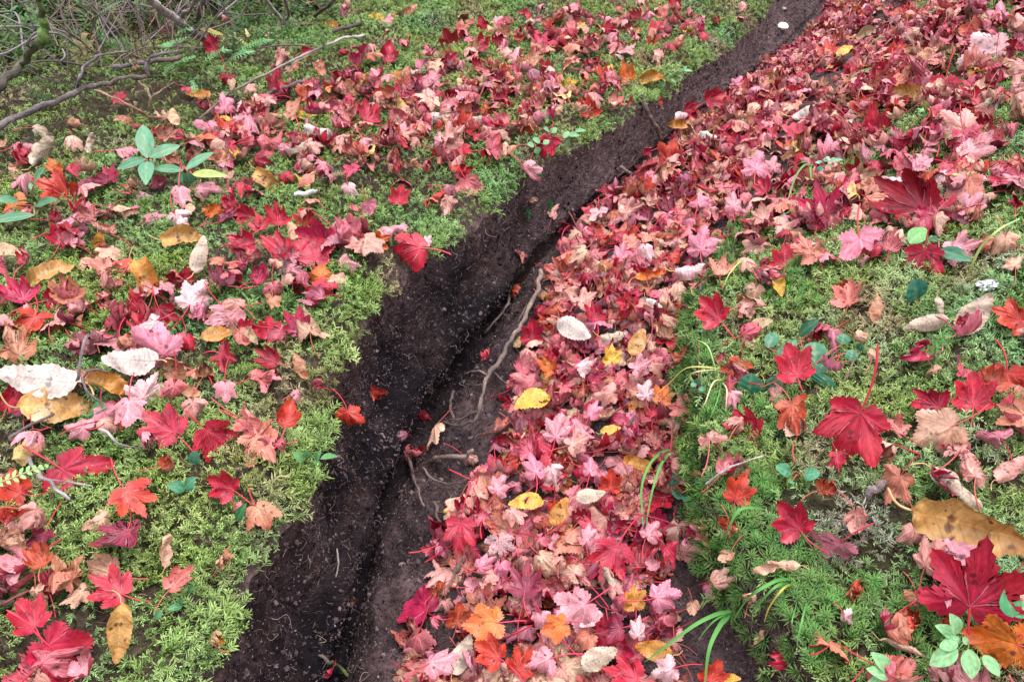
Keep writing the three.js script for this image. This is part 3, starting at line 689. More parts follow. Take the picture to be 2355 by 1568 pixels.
297 1140 106 -40 flat2 scarlet 30 | orange-red leaf on a red stalk in the lower left moss
520 1120 90 150 cup1 red 25 | red leaf with a curled brown underside left of the trench
377 1068 78 10 ball1 rust 10 | cup-shaped rusty leaf in the left moss
227 1196 84 200 roll1! tan 10 | curled tan leaf lying in the lower left moss
33 1128 96 160 wave1 scarlet 15 | red leaf at the left edge below the green needle sprig
77 1185 104 10 crisp1! faded 5
97 1236 84 -110 roll1 plum 10 | plum-coloured folded leaf at the lower left
90 1287 96 70 curl1 rust 10
83 1366 70 -100 crisp2! tan 20
240 1312 124 170 hood1! tan 25 | pale tan leaf arched over a red one, lower left moss
262 1356 106 160 flat2 red 20 | red leaf with a long stalk below the pale tan arched one
380 1266 76 80 O.hood1! tan 50 | upright tan leaf with a rolled brown tip on a tall red stalk
403 1339 84 30 fold1 faded 20 | salmon folded leaf beside the tall red stalk
127 1496 190 -40 flat3 crimson 30 | huge glossy crimson leaf at the lower left corner
70 1425 110 120 cup1 red 25 | glossy red leaf just above the huge crimson one
273 1456 128 -95 O.fold1 gold 30 | golden tan leaf with rolled rims, tip down, lower left
493 1472 64 120 crisp1 ochre 20 | small ragged golden leaf near the mossy brink
510 1290 56 60 crisp2 tan 20 | small crumpled tan leaf near the brink, on a pink stalk
30 1250 64 10 roll1! tan 10 
180 1366 66 200 wave1! tan 15
187 1540 96 30 hood1! pink 20 
545 1170 50 -60 crisp1! red 10
20 1190 70 30 crisp3 scarlet 10
1058 1215 90 -105 flat1 crimson 30 | crimson star leaf alone on the left margin of the near trail
1145 1122 64 60 cup1! pink 20
1149 1247 74 -80 flat2! pale 25 | pale pink leaf spread open right of the crimson star leaf
1109 1300 64 30 fold1! magenta 15
1129 1434 110 190 flat3 orange 25 | large orange leaf at the left of the near trail
1052 1424 74 80 cup1 rust 30
999 1424 62 160 crisp1! crimson 10
1002 1357 52 40 crisp2 rust 10
1062 1505 90 60 O.flat1! cream 20 | cream leaf under a red stalk at the bottom of the trail
1002 1524 94 30 fold1! pink 15 | pinkish leaf at the bottom left of the trail, on a long red stalk
1085 1347 68 10 hood1! pink 15
1135 1505 94 150 cup1 scarlet 20
1410 1274 108 -120 flat2 crimson 20 | large crimson leaf right of centre on the near trail
1334 1396 114 -150 flat1! pink 25 | large pink star leaf, middle of the near trail
1360 1420 72 -90 droop1! pale 25 | pale spotted leaf lying on the large pink star leaf
1377 1513 88 20 O.flat2! cream 20 | square-looking cream leaf at the bottom of the trail
1287 1440 78 200 flat3 orange 20 | orange leaf left of the pale spotted leaf on the trail
1460 1384 64 100 wave1 ochre 20 | small orange-yellow leaf right of the pale spotted leaf
1520 1373 88 10 cup1! magenta 20 | pink leaf with pointed lobes at the trail's right edge
1414 1447 78 190 cup2 plum 15
1207 1346 94 80 flat2 plum 10 | purple-red wet leaf on the near trail
1210 1154 78 190 O.flat1 yellow 15 | golden yellow leaf under a red one on the near trail
1287 1176 68 60 O.flat2 ochre 15
1357 1139 68 10 O.flat1! cream 20 | cream saw-edged leaf in the middle of the near trail
1404 1116 68 80 cup1 scarlet 25 | orange-red leaf just right of the cream saw-edged one
1277 1173 50 90 cup2 scarlet 25
1594 1396 58 -80 hood1! tan 30 | tan drop-shaped leaf hanging by its stalk at the trail's right edge
1504 1496 84 170 O.flat2 ochre 15 | tan-orange leaf under grass blades near the bottom
1537 1540 78 200 cup1! pale 20
1467 1453 64 80 fold1! pale 20
1537 1266 66 -60 wave2 crimson 15
1494 1226 64 50 cup1! pink 20
1350 1236 64 80 fold2! pink 20
1400 1326 48 -60 O.wave1! cream 20 | small cream leaf tip under the large crimson leaf
1464 1066 70 160 O.wave2 ochre 15 | tan leaf with a yellow stalk at the upper near trail
1357 1079 60 80 fold1! magenta 15
1697 1136 84 60 flat1 scarlet 35 | salmon-red leaf on the mossy edge left of the white twig
1677 1213 84 -90 crisp1 rust 30 | shrivelled red-brown leaf hanging on the haircap moss
1674 1280 58 -100 hood1! tan 30
1760 1308 58 190 O.hood1! tan 30 | round tan folded leaf low on the right bank
1724 1376 58 60 ball1 tan 15
1637 1556 80 60 cup1 scarlet 25 | red leaf at the bottom edge right of the grass blades
1680 1560 44 0 O.flat1 yellow 20
1197 1530 80 60 flat2 scarlet 20
1247 1424 64 -70 cup1! pink 20
1250 1520 90 200 cup2! pink 15
1450 1555 100 170 wave1 red 15
1320 1020 66 20 wave1! faded 15
1230 1080 84 100 fold1! magenta 15
1180 1180 64 -40 cup1! faded 15
1290 1290 66 60 crisp1! faded 15
1430 1180 62 180 hood1! faded 15
1500 1300 56 10 hood1! pink 15
1270 1085 60 -70 cup2! pale 20
2229 1214 250 -20 O.curl1 gold 40 | huge golden tan leaf with folded rim at the right
2239 1368 232 80 flat2 crimson 40 | huge crimson leaf pointing up in the lower right corner
2320 1480 160 170 flat3 orange 35 | big orange leaf cut by the lower right corner
1923 1253 116 -130 flat1! magenta 45 | magenta leaf with white spots on the right bank
1829 1206 116 130 cup1 crimson 35 | crimson leaf left of the magenta white-spotted one
1973 1193 96 -60 hood1! faded 30 | pink-tan leaf arched above the magenta white-spotted one
2199 1122 136 -40 O.roll1! cream 20 | long cream curved leaf behind the huge golden tan one
2243 1090 126 80 ball1! faded 15 | big balled pinkish brown leaf near the right edge
2109 1380 96 -80 ball2 tan 20 | brown ribbed balled leaf left of the huge crimson one
2099 1226 88 -90 curl1! faded 20 | curled pink-brown leaf left of the huge golden tan one
2139 1290 112 60 cup1! faded 20
1799 1300 78 180 O.roll1! tan 25 | smooth tan leaf pinned under the red stalk low on the right bank
1899 1122 88 10 ball1 rust 20 | orange curled leaf above the pink-tan arched one
1946 1420 64 -60 crisp1! pale 20 | tan and pink torn leaf low on the right bank
1963 1364 58 60 crisp2 rust 20
2329 1078 94 30 O.wave1! faded 20 | brown ribbed leaf at the right edge beside the balled one
1926 1052 50 -80 wave1 crimson 25
2170 1440 60 190 crisp1 rust 20
`.trim().split('\n').map((l) => { const [a, label] = l.split('|'), [x, y, size, rot, pose, hue, lean] = a.trim().split(/\s+/), m = /^(O\.)?([a-z]+)(\d)(!?)$/.exec(pose); return { x: +x, y: +y, size: +size, rot: +rot, oval: !!m[1], pose: m[2], k: +m[3], flip: !!m[4], hue, lean: +lean, label: label && label.trim() }; });


// ---------- the leaf litter that no one could count ----------
const leafDensity = patches([[800, 290, 220, 2.2], [640, 240, 150, 1.4], [1020, 260, 180, 2.2], [1240, 240, 160, 2.0], [1300, 90, 220, 1.4], [1000, 90, 200, 0.9], [560, 300, 120, 1.3], [760, 600, 130, 1.0], [430, 780, 150, 0.8], [560, 330, 110, 0.9], [120, 680, 120, 0.5], [660, 620, 140, 1.3], [350, 760, 170, 1.3], [180, 520, 150, 0.7], [240, 640, 120, 0.6], [60, 1380, 120, 0.9], [130, 1530, 90, 0.8], [80, 850, 100, 0.5], [90, 1230, 110, 1.1], [60, 1000, 130, 0.9], [330, 960, 100, 0.5], [560, 820, 90, 0.5], [300, 460, 120, 0.4], [950, 420, 120, 0.6]]);
const rightDensity = patches([[2260, 200, 120, 0.9], [2330, 60, 120, 1.0], [2150, 330, 110, 0.9], [1850, 480, 110, 0.9], [2290, 440, 90, 0.7], [2300, 640, 80, 0.5], [2260, 960, 110, 0.5], [2200, 1270, 100, 0.35], [2000, 150, 240, 2.0], [1900, 330, 200, 1.8], [2150, 90, 200, 1.3], [1780, 520, 120, 0.9], [1730, 640, 90, 0.6], [2000, 480, 120, 1.2], [2180, 460, 120, 0.9], [1700, 760, 90, 0.35], [1900, 230, 160, 1.0]]);
const bareFloor = [[950, 1560], [990, 1400], [1050, 1180], [1120, 1100], [1185, 960], [1225, 780], [1285, 610], [1345, 520], [1445, 410], [1535, 320], [1580, 265], [1700, 150], [1800, 60]].map(([x, y]) => { const g = onGround(x, y); return [-g.p.z, g.p.x]; }).sort((a, b) => a[0] - b[0]);
const bareX = table(bareFloor);
const bareRight = table([[1640, 1560], [1610, 1480], [1580, 1400], [1560, 1300]].map(([x, y]) => { const g = onGround(x, y); return [-g.p.z, g.p.x]; }).sort((a, b) => a[0] - b[0]).concat([[1.02, 9]]));
const litter = new THREE.Group(); litter.name = 'leaf_litter'; scene.add(litter);
tag(litter, 'drift of countless crumpled red and pink maple leaves filling the trail and thinning over the moss', 'leaf litter', null, 'stuff');
{
  const r = rng(77), kinds = [];
  const plan = [['flat', 4], ['cup', 4], ['droop', 4], ['wave', 4], ['curl', 3], ['ball', 2], ['hood', 3], ['fold', 4], ['crisp', 4], ['roll', 3]];
  const hues = ['red', 'faded', 'crimson', 'rust', 'red', 'peach', 'scarlet', 'faded', 'tan', 'magenta', 'crimson', 'red', 'faded', 'plum', 'peach', 'pink', 'pink', 'crimson', 'tan', 'magenta', 'faded'];
  let h = 0;
  for (const [pose, n] of plan) for (let k = 0; k < n; k++) for (let m = 0; m < 3; m++) { const hue = hues[(h++ * 5 + m * 3) % hues.length]; kinds.push({ pose, k, hue, kind: 'maple', list: [] }); }
  for (const [pose, hue] of [['curl', 'ochre'], ['wave', 'cream'], ['roll', 'tan'], ['flat', 'ochre'], ['hood', 'tan'], ['fold', 'cream'], ['curl', 'brown'], ['wave', 'yellow']]) kinds.push({ pose, k: 1, hue, kind: 'oval', list: [] });
  const dry = kinds.filter((q) => /curl|ball|crisp|roll|hood|wave/.test(q.pose)), any = kinds;
  function drop(s, lift, size, rock, dryShare = 0.45) {
    const [px, py] = project(s.p); if (LEAVES.some((L) => Math.hypot(L.x - px, (L.y - py) * 1.25) < L.size * 0.42) && r() < 0.88) return;
    const pool = r() < dryShare ? dry : any, kd = pool[r() * pool.length | 0];
    const g = { ...s, px, py }, q = lie(g, r() * 360, 0, rock, r, r() < 0.5), geo = leafGeometry(kd.kind, kd.pose, kd.k, kd.hue);
    const sc = size / geo.userData.wide * (0.7 + 0.5 * r()) * (kd.kind === 'oval' ? 0.62 : 1), p = s.p.clone().addScaledVector(s.n, lift - 0.75 * sc * lowest(geo, q, s.n));
    kd.list.push(new THREE.Matrix4().compose(p, q, V(sc, sc, sc)));
  }
  const want = [[0, 9500], [2, 7000], [3, 500], [4, 6200], [1, 34]];
  for (const [zone, n] of want) for (let i = 0; i < n; i++) {
    const s = sampleGround(zone, r), t = -s.p.z, x = s.p.x;
    if (zone === 0) { const pr = project(s.p), off = pr[0] < -60 || pr[1] < -60 || pr[1] > 1620; const back = 1 - sstep(3.0, 3.5, t - x * 0.7); if (r() > (off ? 0.10 : 0.10 + 0.46 * leafDensity(s.p)) * (0.12 + 0.88 * back)) continue; if (x > lipX(t) - 0.03) continue; drop(s, 0.018 + r() * 0.022, 0.105, 1.0); }
    else if (zone === 2) {
      const e = x - bareX(t), far = sstep(2.2, 3, t); if (e < -0.03 + 0.05 * r() || x > bareRight(t) - 0.03) { if (r() > 0.013) continue; }
      if (r() < 0.5) drop(s, r() * 0.006, 0.075, 0.6, 0.9); else drop(s, 0.005 + r() * 0.015, 0.116, 0.45, 0.25);
    } else if (zone === 1) drop(s, 0.004, 0.05 + 0.03 * r(), 0.8, 0.9);
    else if (zone === 3) { if (r() > 0.3 + 0.6 * sstep(1.5, 2.2, t)) continue; drop(s, r() * 0.02, 0.078, 1.2); }
    else { const pr = project(s.p), off = pr[0] > 2420 || pr[1] < -60 || pr[1] > 1620; if (r() > (off ? 0.16 : 0.09 + 0.7 * rightDensity(s.p))) continue; drop(s, 0.016 + r() * 0.025, 0.115, 1.0); }
  }
  let total = 0;
  kinds.forEach((kd, i) => {
    if (!kd.list.length) return; total += kd.list.length;
    const blade = leafGeometry(kd.kind, kd.pose, kd.k, kd.hue), st = stalkGeometry(i % 9, kd.hue, kd.kind).clone(); st.translate(...blade.userData.foot);
    const suv = st.attributes.uv; for (let j = 0; j < suv.count; j++) suv.setXY(j, 0.25, 0.42);
    const g = mergeGeometries([blade, st]), im = new THREE.InstancedMesh(g, leafMats[kd.kind][i % 2], kd.list.length), c = new THREE.Color();
    kd.list.forEach((m, j) => { im.setMatrixAt(j, m); const v = 0.72 + 0.4 * r(); im.setColorAt(j, c.setRGB(v, v * (0.94 + 0.12 * r()), v * (0.94 + 0.12 * r()))); });
    im.name = kd.kind === 'oval' ? 'oval_leaves' : 'maple_leaves'; im.userData.kind = 'stuff'; im.castShadow = im.receiveShadow = true; litter.add(im);
  });
  console.log('litter', total);
}

// ---------- moss, needles, fibres, crumbs ----------
function blade2(pos, nor, col, a, b, w, side, c0, c1) {       // a thin leaf from a to b, bowed into a keel
  const d = b.clone().sub(a), s = side.clone().multiplyScalar(w), m = a.clone().addScaledVector(d, 0.45), up = V(0, 0, 0).crossVectors(side, d).normalize(); m.addScaledVector(up, -w * 0.5);
  const l = m.clone().add(s).addScaledVector(up, w * 0.6), r = m.clone().sub(s).addScaledVector(up, w * 0.6), nl = V(0, 0, 1).addScaledVector(side, 0.35), nr2 = V(0, 0, 1).addScaledVector(side, -0.35);
  for (const [tri, n] of [[[a, m, l], nl], [[m, b, l], nl], [[a, r, m], nr2], [[m, r, b], nr2]]) { const gn = tri[1].clone().sub(tri[0]).cross(tri[2].clone().sub(tri[0])); if (gn.dot(n) < 0) tri.reverse(); tri.forEach((p) => { pos.push(p.x, p.y, p.z); nor.push(n.x, n.y, n.z); col.push(...(p === b ? c1 : p === a ? c0 : mix3(c0, c1, 0.5))); }); }
}
function rawGeometry(pos, nor, col) { const g = new THREE.BufferGeometry(); g.setAttribute('position', new THREE.Float32BufferAttribute(pos, 3)); g.setAttribute('normal', new THREE.Float32BufferAttribute(nor, 3)); g.setAttribute('color', new THREE.Float32BufferAttribute(col, 3)); return g; }
function frond(seed) {        // feather moss: an arching, drooping stem with ragged side branches, 1 long
  const r = rng(seed), pos = [], nor = [], col = [], N = 8, st = [];
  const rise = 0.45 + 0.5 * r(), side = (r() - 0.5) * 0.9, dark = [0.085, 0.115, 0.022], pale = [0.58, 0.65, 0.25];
  for (let i = 0; i <= N; i++) { const u = i / N; st.push(V(side * u * u, 0.85 * Math.sin(u * 1.35), rise * Math.sin(u * 2.75) * 0.8 + 0.03)); }
  for (let i = 1; i <= N; i++) {
    const u = i / N, a = st[i - 1], b = st[i], d = b.clone().sub(a).normalize(), s = V(0, 0, 0).crossVectors(d, V(0, 0, 1)).normalize(), up = V(0, 0, 0).crossVectors(s, d);
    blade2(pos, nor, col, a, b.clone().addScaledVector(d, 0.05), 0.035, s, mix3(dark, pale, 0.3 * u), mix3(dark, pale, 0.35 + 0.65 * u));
    const len = 0.34 * Math.sin(Math.PI * (0.2 + 0.8 * u)) + 0.12;
    for (const q of [-1, 1]) {
      if (r() < 0.12) continue;
      const dir = s.clone().multiplyScalar(q * (0.5 + 0.5 * r())).addScaledVector(d, 0.5 + 0.5 * r()).addScaledVector(up, 0.9 * (r() - 0.55)).normalize(), e = b.clone().addScaledVector(dir, len * (0.45 + 0.8 * r()));
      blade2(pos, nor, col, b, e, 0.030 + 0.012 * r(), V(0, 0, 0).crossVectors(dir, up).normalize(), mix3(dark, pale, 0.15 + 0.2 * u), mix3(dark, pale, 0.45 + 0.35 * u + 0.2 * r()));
    }
  }
  blade2(pos, nor, col, st[N], st[N].clone().add(V(side * 0.2, 0.12, -0.14)), 0.04, V(1, 0, 0), mix3(dark, pale, 0.7), pale);
  return rawGeometry(pos, nor, col);
}
function sprig(seed) {        // plumper moss shoot, curved, its leaves overlapping all along, 1 long
  const r = rng(seed), pos = [], nor = [], col = [], dark = [0.085, 0.12, 0.022], pale = [0.48, 0.60, 0.20], lean = 0.4 + 0.6 * r(), tw = (r() - 0.5);
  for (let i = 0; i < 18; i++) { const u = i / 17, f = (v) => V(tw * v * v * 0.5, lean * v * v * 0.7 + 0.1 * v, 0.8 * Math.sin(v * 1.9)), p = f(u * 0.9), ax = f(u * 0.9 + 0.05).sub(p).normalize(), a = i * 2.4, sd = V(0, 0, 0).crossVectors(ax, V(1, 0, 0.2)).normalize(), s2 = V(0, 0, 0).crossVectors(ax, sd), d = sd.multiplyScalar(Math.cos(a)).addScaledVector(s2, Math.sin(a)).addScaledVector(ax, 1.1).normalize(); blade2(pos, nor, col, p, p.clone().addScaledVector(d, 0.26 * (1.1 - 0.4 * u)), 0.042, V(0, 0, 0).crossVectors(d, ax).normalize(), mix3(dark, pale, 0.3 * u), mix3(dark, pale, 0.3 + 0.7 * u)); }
  return rawGeometry(pos, nor, col);
}
function star(seed) {         // haircap moss from above: a whorl of stiff needles, 1 across
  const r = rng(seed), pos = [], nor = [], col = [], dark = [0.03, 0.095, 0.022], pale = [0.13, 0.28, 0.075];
  for (let i = 0; i < 20; i++) { const a = i * 2.4 + r() * 0.3, el = 0.15 + 1.1 * (i / 20), d = V(Math.cos(a) * Math.cos(el), Math.sin(a) * Math.cos(el), Math.sin(el)); const o = V(0, 0, 0.25 * i / 20 - 0.1); blade2(pos, nor, col, o, o.clone().addScaledVector(d, 0.46 + 0.12 * r()), 0.030, V(-Math.sin(a), Math.cos(a), 0), dark, pale); }
  return rawGeometry(pos, nor, col);
}
const mossMat = new THREE.MeshPhysicalMaterial({ vertexColors: true, roughness: 0.62, specularIntensity: 0.4 });
const woodyMat = new THREE.MeshStandardMaterial({ vertexColors: true, roughness: 0.8 });
function scatter(name, geos, mat, lists, parent, tint) {
  geos.forEach((g, i) => { const L = lists.filter((_, j) => j % geos.length === i); if (!L.length) return; const im = new THREE.InstancedMesh(g, mat, L.length), c = new THREE.Color(); L.forEach(([m, t], j) => { im.setMatrixAt(j, m); im.setColorAt(j, c.setRGB(...t)); }); im.name = name; im.userData.kind = 'stuff'; im.castShadow = im.receiveShadow = true; parent.add(im); });
}
function stuffGroup(name, label, category) { const g = new THREE.Group(); g.name = name; scene.add(g); return tag(g, label, category, null, 'stuff'); }
function upright(s, r, tilt, yaw = r() * 6.283) { const q = new THREE.Quaternion().setFromUnitVectors(V(0, 0, 1), s.n); q.multiply(Q(V(0, 0, 1), yaw)); q.multiply(Q(V(1, 0, 0), (r() - 0.5) * tilt)).multiply(Q(V(0, 1, 0), (r() - 0.5) * tilt)); return q; }
const leftMoss = stuffGroup('moss_carpet', 'yellow-green feather moss covering the top of the left bank', 'moss');
const rightMoss = stuffGroup('moss_carpet_right', 'pale green feather moss on the sloping right bank', 'moss'); rightMoss.name = numbered('moss_carpet');
const hairMoss = stuffGroup('haircap_moss', 'dark green starry haircap moss along the lip of the right bank', 'moss');
names.moss_carpet = 1; leftMoss.name = 'moss_carpet'; rightMoss.name = 'moss_carpet_001';
{
  const r = rng(123), fr = [1, 2, 3, 4, 5, 6].map((k) => frond(k * 31)), sp = [1, 2, 3].map((k) => sprig(k * 17)), stg = [1, 2, 3].map((k) => star(k * 7)), F1 = [], S1 = [], F2 = [], S2 = [], H = [];
  const hair = patches([[1620, 1200, 70, 1.3], [1590, 1020, 50, 1.2], [1580, 860, 50, 1.2], [1720, 1330, 90, 1.2], [1830, 1430, 90, 1.0], [2100, 1480, 90, 1.0], [1740, 960, 60, 0.4], [1830, 650, 60, 0.6], [1990, 370, 50, 0.9], [2270, 230, 90, 0.5], [1700, 1130, 60, 0.8], [1590, 640, 40, 0.5], [1480, 60, 40, 0.3]]);
  const bareL = patches([[900, 600, 75, 1.5], [780, 770, 30, 1.0], [1180, 320, 80, 0.6], [880, 330, 120, 0.45], [820, 880, 30, 0.6], [560, 1370, 50, 0.9], [640, 1250, 40, 0.5], [480, 1130, 50, 0.6], [350, 1000, 60, 0.5], [200, 800, 60, 0.4], [640, 900, 40, 0.5], [850, 500, 80, 0.5], [650, 250, 90, 0.4], [420, 200, 160, 0.8], [100, 200, 200, 0.75], [60, 330, 110, 0.85], [250, 260, 130, 0.6]]);
  const bareR = patches([[1760, 860, 60, 0.5], [1850, 920, 60, 0.6], [1660, 700, 60, 0.6], [2200, 640, 70, 0.5], [2080, 860, 60, 0.5], [1990, 1500, 60, 0.6], [2000, 150, 260, 1.2], [1900, 330, 200, 1.0], [2040, 1300, 50, 0.9], [1900, 1010, 60, 0.5], [2080, 1170, 50, 0.8], [1700, 600, 90, 0.5], [2290, 1090, 60, 0.8], [1960, 880, 50, 0.5]]);
  const put = (list, s, size, tilt, tint, sink) => { const q = upright(s, r, tilt); list.push([new THREE.Matrix4().compose(s.p.clone().addScaledVector(s.n, -sink * size), q, V(size, size, size)), tint]); };
  const hue = (p, g) => { const n = fbm(p.x * 2.3, p.z * 2.3, 3, 3), m = fbm(p.x * 9, p.z * 9, 4, 2), v = 0.82 + 0.5 * m + 0.25 * (r() - 0.5); const brown = sstep(0.05, 0.35, fbm(p.x * 5, p.z * 5, 14, 3)); return [v * (0.77 + 0.7 * n + 0.30 * brown), v * (1.0 + 0.25 * n - 0.28 * brown), v * (0.85 + 0.8 * m + 0.3 * brown) * g]; };
  for (let i = 0; i < 270000; i++) {
    const s = sampleGround(0, r), t = -s.p.z, d = lipX(t) - s.p.x, q = project(s.p), keep = 1 - clamp(bareL(s.p), 0, 0.93); if (r() > keep || d < 0.004 + 0.02 * noise(t * 9, 2)) continue;
    if (q[2] > 1.9 && r() < 0.25) continue;
    const lush = fbm(s.p.x * 3.4, s.p.z * 3.4, 55, 2) + 0.6 * fbm(s.p.x * 13, s.p.z * 13, 57, 2); if (r() > 0.88 + 1.5 * lush) continue;
    if (r() < 0.5 - 1.2 * lush) put(F1, s, (0.014 + 0.015 * r()) * (1 + 0.8 * lush), 1.0, hue(s.p, 1), 0.1); else put(S1, s, (0.014 + 0.014 * r()) * (1 + 0.9 * lush), 1.2, hue(s.p, 1), 0.1);
  }
  // moss hanging over the lip
  for (let i = 0; i < 1500; i++) { const t = 0.2 + r() * 3.0, dd = 0.004 + r() * 0.06, x = lipX(t) - dd + 0.004, s = { p: V(x, leftH(x, t) - 0.045 * Math.exp(-dd / 0.03), -t), n: V(0.75, 0.65, 0.1).normalize() }; if (bareL(s.p) > 0.5 || fbm(t * 7, 1, 5, 3) < 0.02) continue; const q = upright(s, r, 0.8, -Math.PI / 2 + (r() - 0.5) * 1.6), z = 0.018 + 0.02 * r(); (r() < 0.5 ? F1 : S1).push([new THREE.Matrix4().compose(s.p, q, V(z, z, z)), hue(s.p, 1)]); }
  for (let i = 0; i < 125000; i++) {
    const s = sampleGround(4, r), t = -s.p.z, keep = 1 - clamp(bareR(s.p), 0, 0.96), h = hair(s.p); if (r() > keep) continue;
    if (r() < h * 1.3) { if (r() < 0.5) put(H, s, 0.024 + 0.016 * r(), 0.7, [0.8 + 0.4 * r(), 0.8 + 0.3 * r(), 0.8], -0.35); continue; }
    const lush = fbm(s.p.x * 4.1, s.p.z * 4.1, 65, 2) + 0.6 * fbm(s.p.x * 14, s.p.z * 14, 67, 2); if (r() > 0.82 + 1.6 * lush) continue;
    if (r() < 0.7) put(F2, s, 0.015 + 0.018 * r(), 1.0, hue(s.p, 1.15), 0.1); else put(S2, s, 0.018 + 0.016 * r(), 1.2, hue(s.p, 1.0), 0.1);
  }
  for (let i = 0; i < 5200; i++) { const s = sampleGround(3, r), t = -s.p.z; const top = s.p.y - footH(t) > 0.035; if (t > 2.0 || (!top && r() < 0.75) || (t < 0.78 && s.p.y < rlipH(t) - 0.02 && r() < 0.8)) continue; if (r() < 0.75) put(H, s, 0.024 + 0.014 * r(), 0.7, [0.8 + 0.4 * r(), 0.8 + 0.3 * r(), 0.8], -0.25); else put(F2, s, 0.025 + 0.02 * r(), 0.9, hue(s.p, 1), 0.1); }
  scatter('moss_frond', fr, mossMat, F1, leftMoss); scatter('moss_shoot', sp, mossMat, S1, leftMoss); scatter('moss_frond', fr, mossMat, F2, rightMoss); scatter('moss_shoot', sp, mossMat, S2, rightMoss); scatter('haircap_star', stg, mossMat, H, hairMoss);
  console.log('moss', F1.length, S1.length, F2.length, S2.length, H.length);
}
// rotten needles, fibres and crumbs of soil
const needles = stuffGroup('needle_litter', 'brown conifer needles and bark shreds strewn over soil and moss', 'needle litter');
const fibres = stuffGroup('root_fibres', 'fine pale root fibres sticking out of the dark soil wall', 'root fibres');
const crumbs = stuffGroup('soil_crumbs', 'loose dark crumbs of soil on the trench wall and trail', 'soil');
{
  const r = rng(321), one = [1, 1, 1], straw = [], fib = [], bit = [];
  for (let k = 0; k < 4; k++) straw.push(tube([V(-0.5, 0, 0), V(-0.1, (r() - 0.5) * 0.2, 0.05), V(0.2, (r() - 0.5) * 0.2, 0.06), V(0.5, 0, 0)], 0.035, 0.022, 4, one));
  for (let k = 0; k < 6; k++) { const b = () => (r() - 0.5) * 0.5; fib.push(tube([V(0, 0, -0.05), V(b() * 0.5, b() * 0.5, 0.25), V(b(), b(), 0.45), V(b() * 1.6, b() * 1.6, 0.55 + b() * 0.4), V(b() * 2.2, b() * 2.2, 0.55 + b())], 0.010, 0.004, 4, one)); }
  for (let k = 0; k < 4; k++) { const g = new THREE.IcosahedronGeometry(0.5, 1), p = g.attributes.position; for (let i = 0; i < p.count; i++) { const f = 1 + 1.1 * noise(p.getX(i) * 2.6 + k * 9, p.getY(i) * 2, p.getZ(i) * 2); p.setXYZ(i, p.getX(i) * f, p.getY(i) * f, p.getZ(i) * f * 0.7); } g.computeVertexNormals(); g.setAttribute('color', new THREE.Float32BufferAttribute(new Float32Array(p.count * 3).fill(1), 3)); bit.push(g); }
  const N1 = [], N2 = [], N3 = [];
  const flatOn = (s, L, lift, tilt) => { const q = upright(s, r, tilt); return new THREE.Matrix4().compose(s.p.clone().addScaledVector(s.n, lift), q, V(L, L, L)); };
  const tones = [[0.20, 0.11, 0.08], [0.30, 0.17, 0.12], [0.12, 0.07, 0.055], [0.34, 0.22, 0.19], [0.20, 0.11, 0.08]];
  for (const [zone, n] of [[0, 26000], [1, 4200], [2, 4600], [3, 2200], [4, 15000]]) for (let i = 0; i < n; i++) { const s = sampleGround(zone, r); if (zone === 0 && s.p.x < lipX(-s.p.z) - 0.12 && r() < 0.35) continue; const tn = tones[r() * 5 | 0], v = (zone === 1 || zone === 2 ? 0.5 : 1) * (0.5 + 0.8 * r()); N1.push([flatOn(s, 0.006 + 0.014 * r() * r() + 0.003, 0.0012 + (zone === 0 || zone === 4 ? 0.006 * r() : 0), zone === 1 ? 1.2 : 0.5), tn.map((c) => c * v)]); }
  for (const [zone, n] of [[1, 2300], [2, 1000], [0, 500], [3, 200]]) for (let i = 0; i < n; i++) { const s = sampleGround(zone, r); if (zone === 0 && s.p.x < lipX(-s.p.z) - 0.06) continue; if (zone === 2 && s.p.x > bareX(-s.p.z)) continue; const v = 0.5 + 0.7 * r(); N2.push([flatOn(s, 0.012 + 0.05 * r() * r() * r(), 0, 1.9), [0.27 * v, 0.20 * v, 0.165 * v]]); }
  for (const [zone, n] of [[1, 34000], [2, 32000], [3, 6000]]) for (let i = 0; i < n; i++) { const s = sampleGround(zone, r); const far = sstep(1.6, 2.6, -s.p.z), n2 = fbm(s.p.x * 8, s.p.z * 8, s.p.y * 8, 2), c = mix3(C_WET, [0.2, 0.145, 0.15], clamp((zone === 2 ? 0.5 : 0.25) + 0.35 * far + n2 + (r() - 0.5) * 1.2, 0, 1)), vv = 0.4 + 1.0 * r() * r(), L = 0.0016 + 0.0026 * r() + 0.008 * Math.pow(r(), 12); N3.push([flatOn(s, L, 0, 6), c.map((q) => q * vv)]); }
  scatter('needle', straw, woodyMat, N1, needles); scatter('fibre', fib, woodyMat, N2, fibres); scatter('crumb', bit, new THREE.MeshPhysicalMaterial({ vertexColors: true, roughness: 0.9, specularIntensity: 0.15 }), N3, crumbs);
}

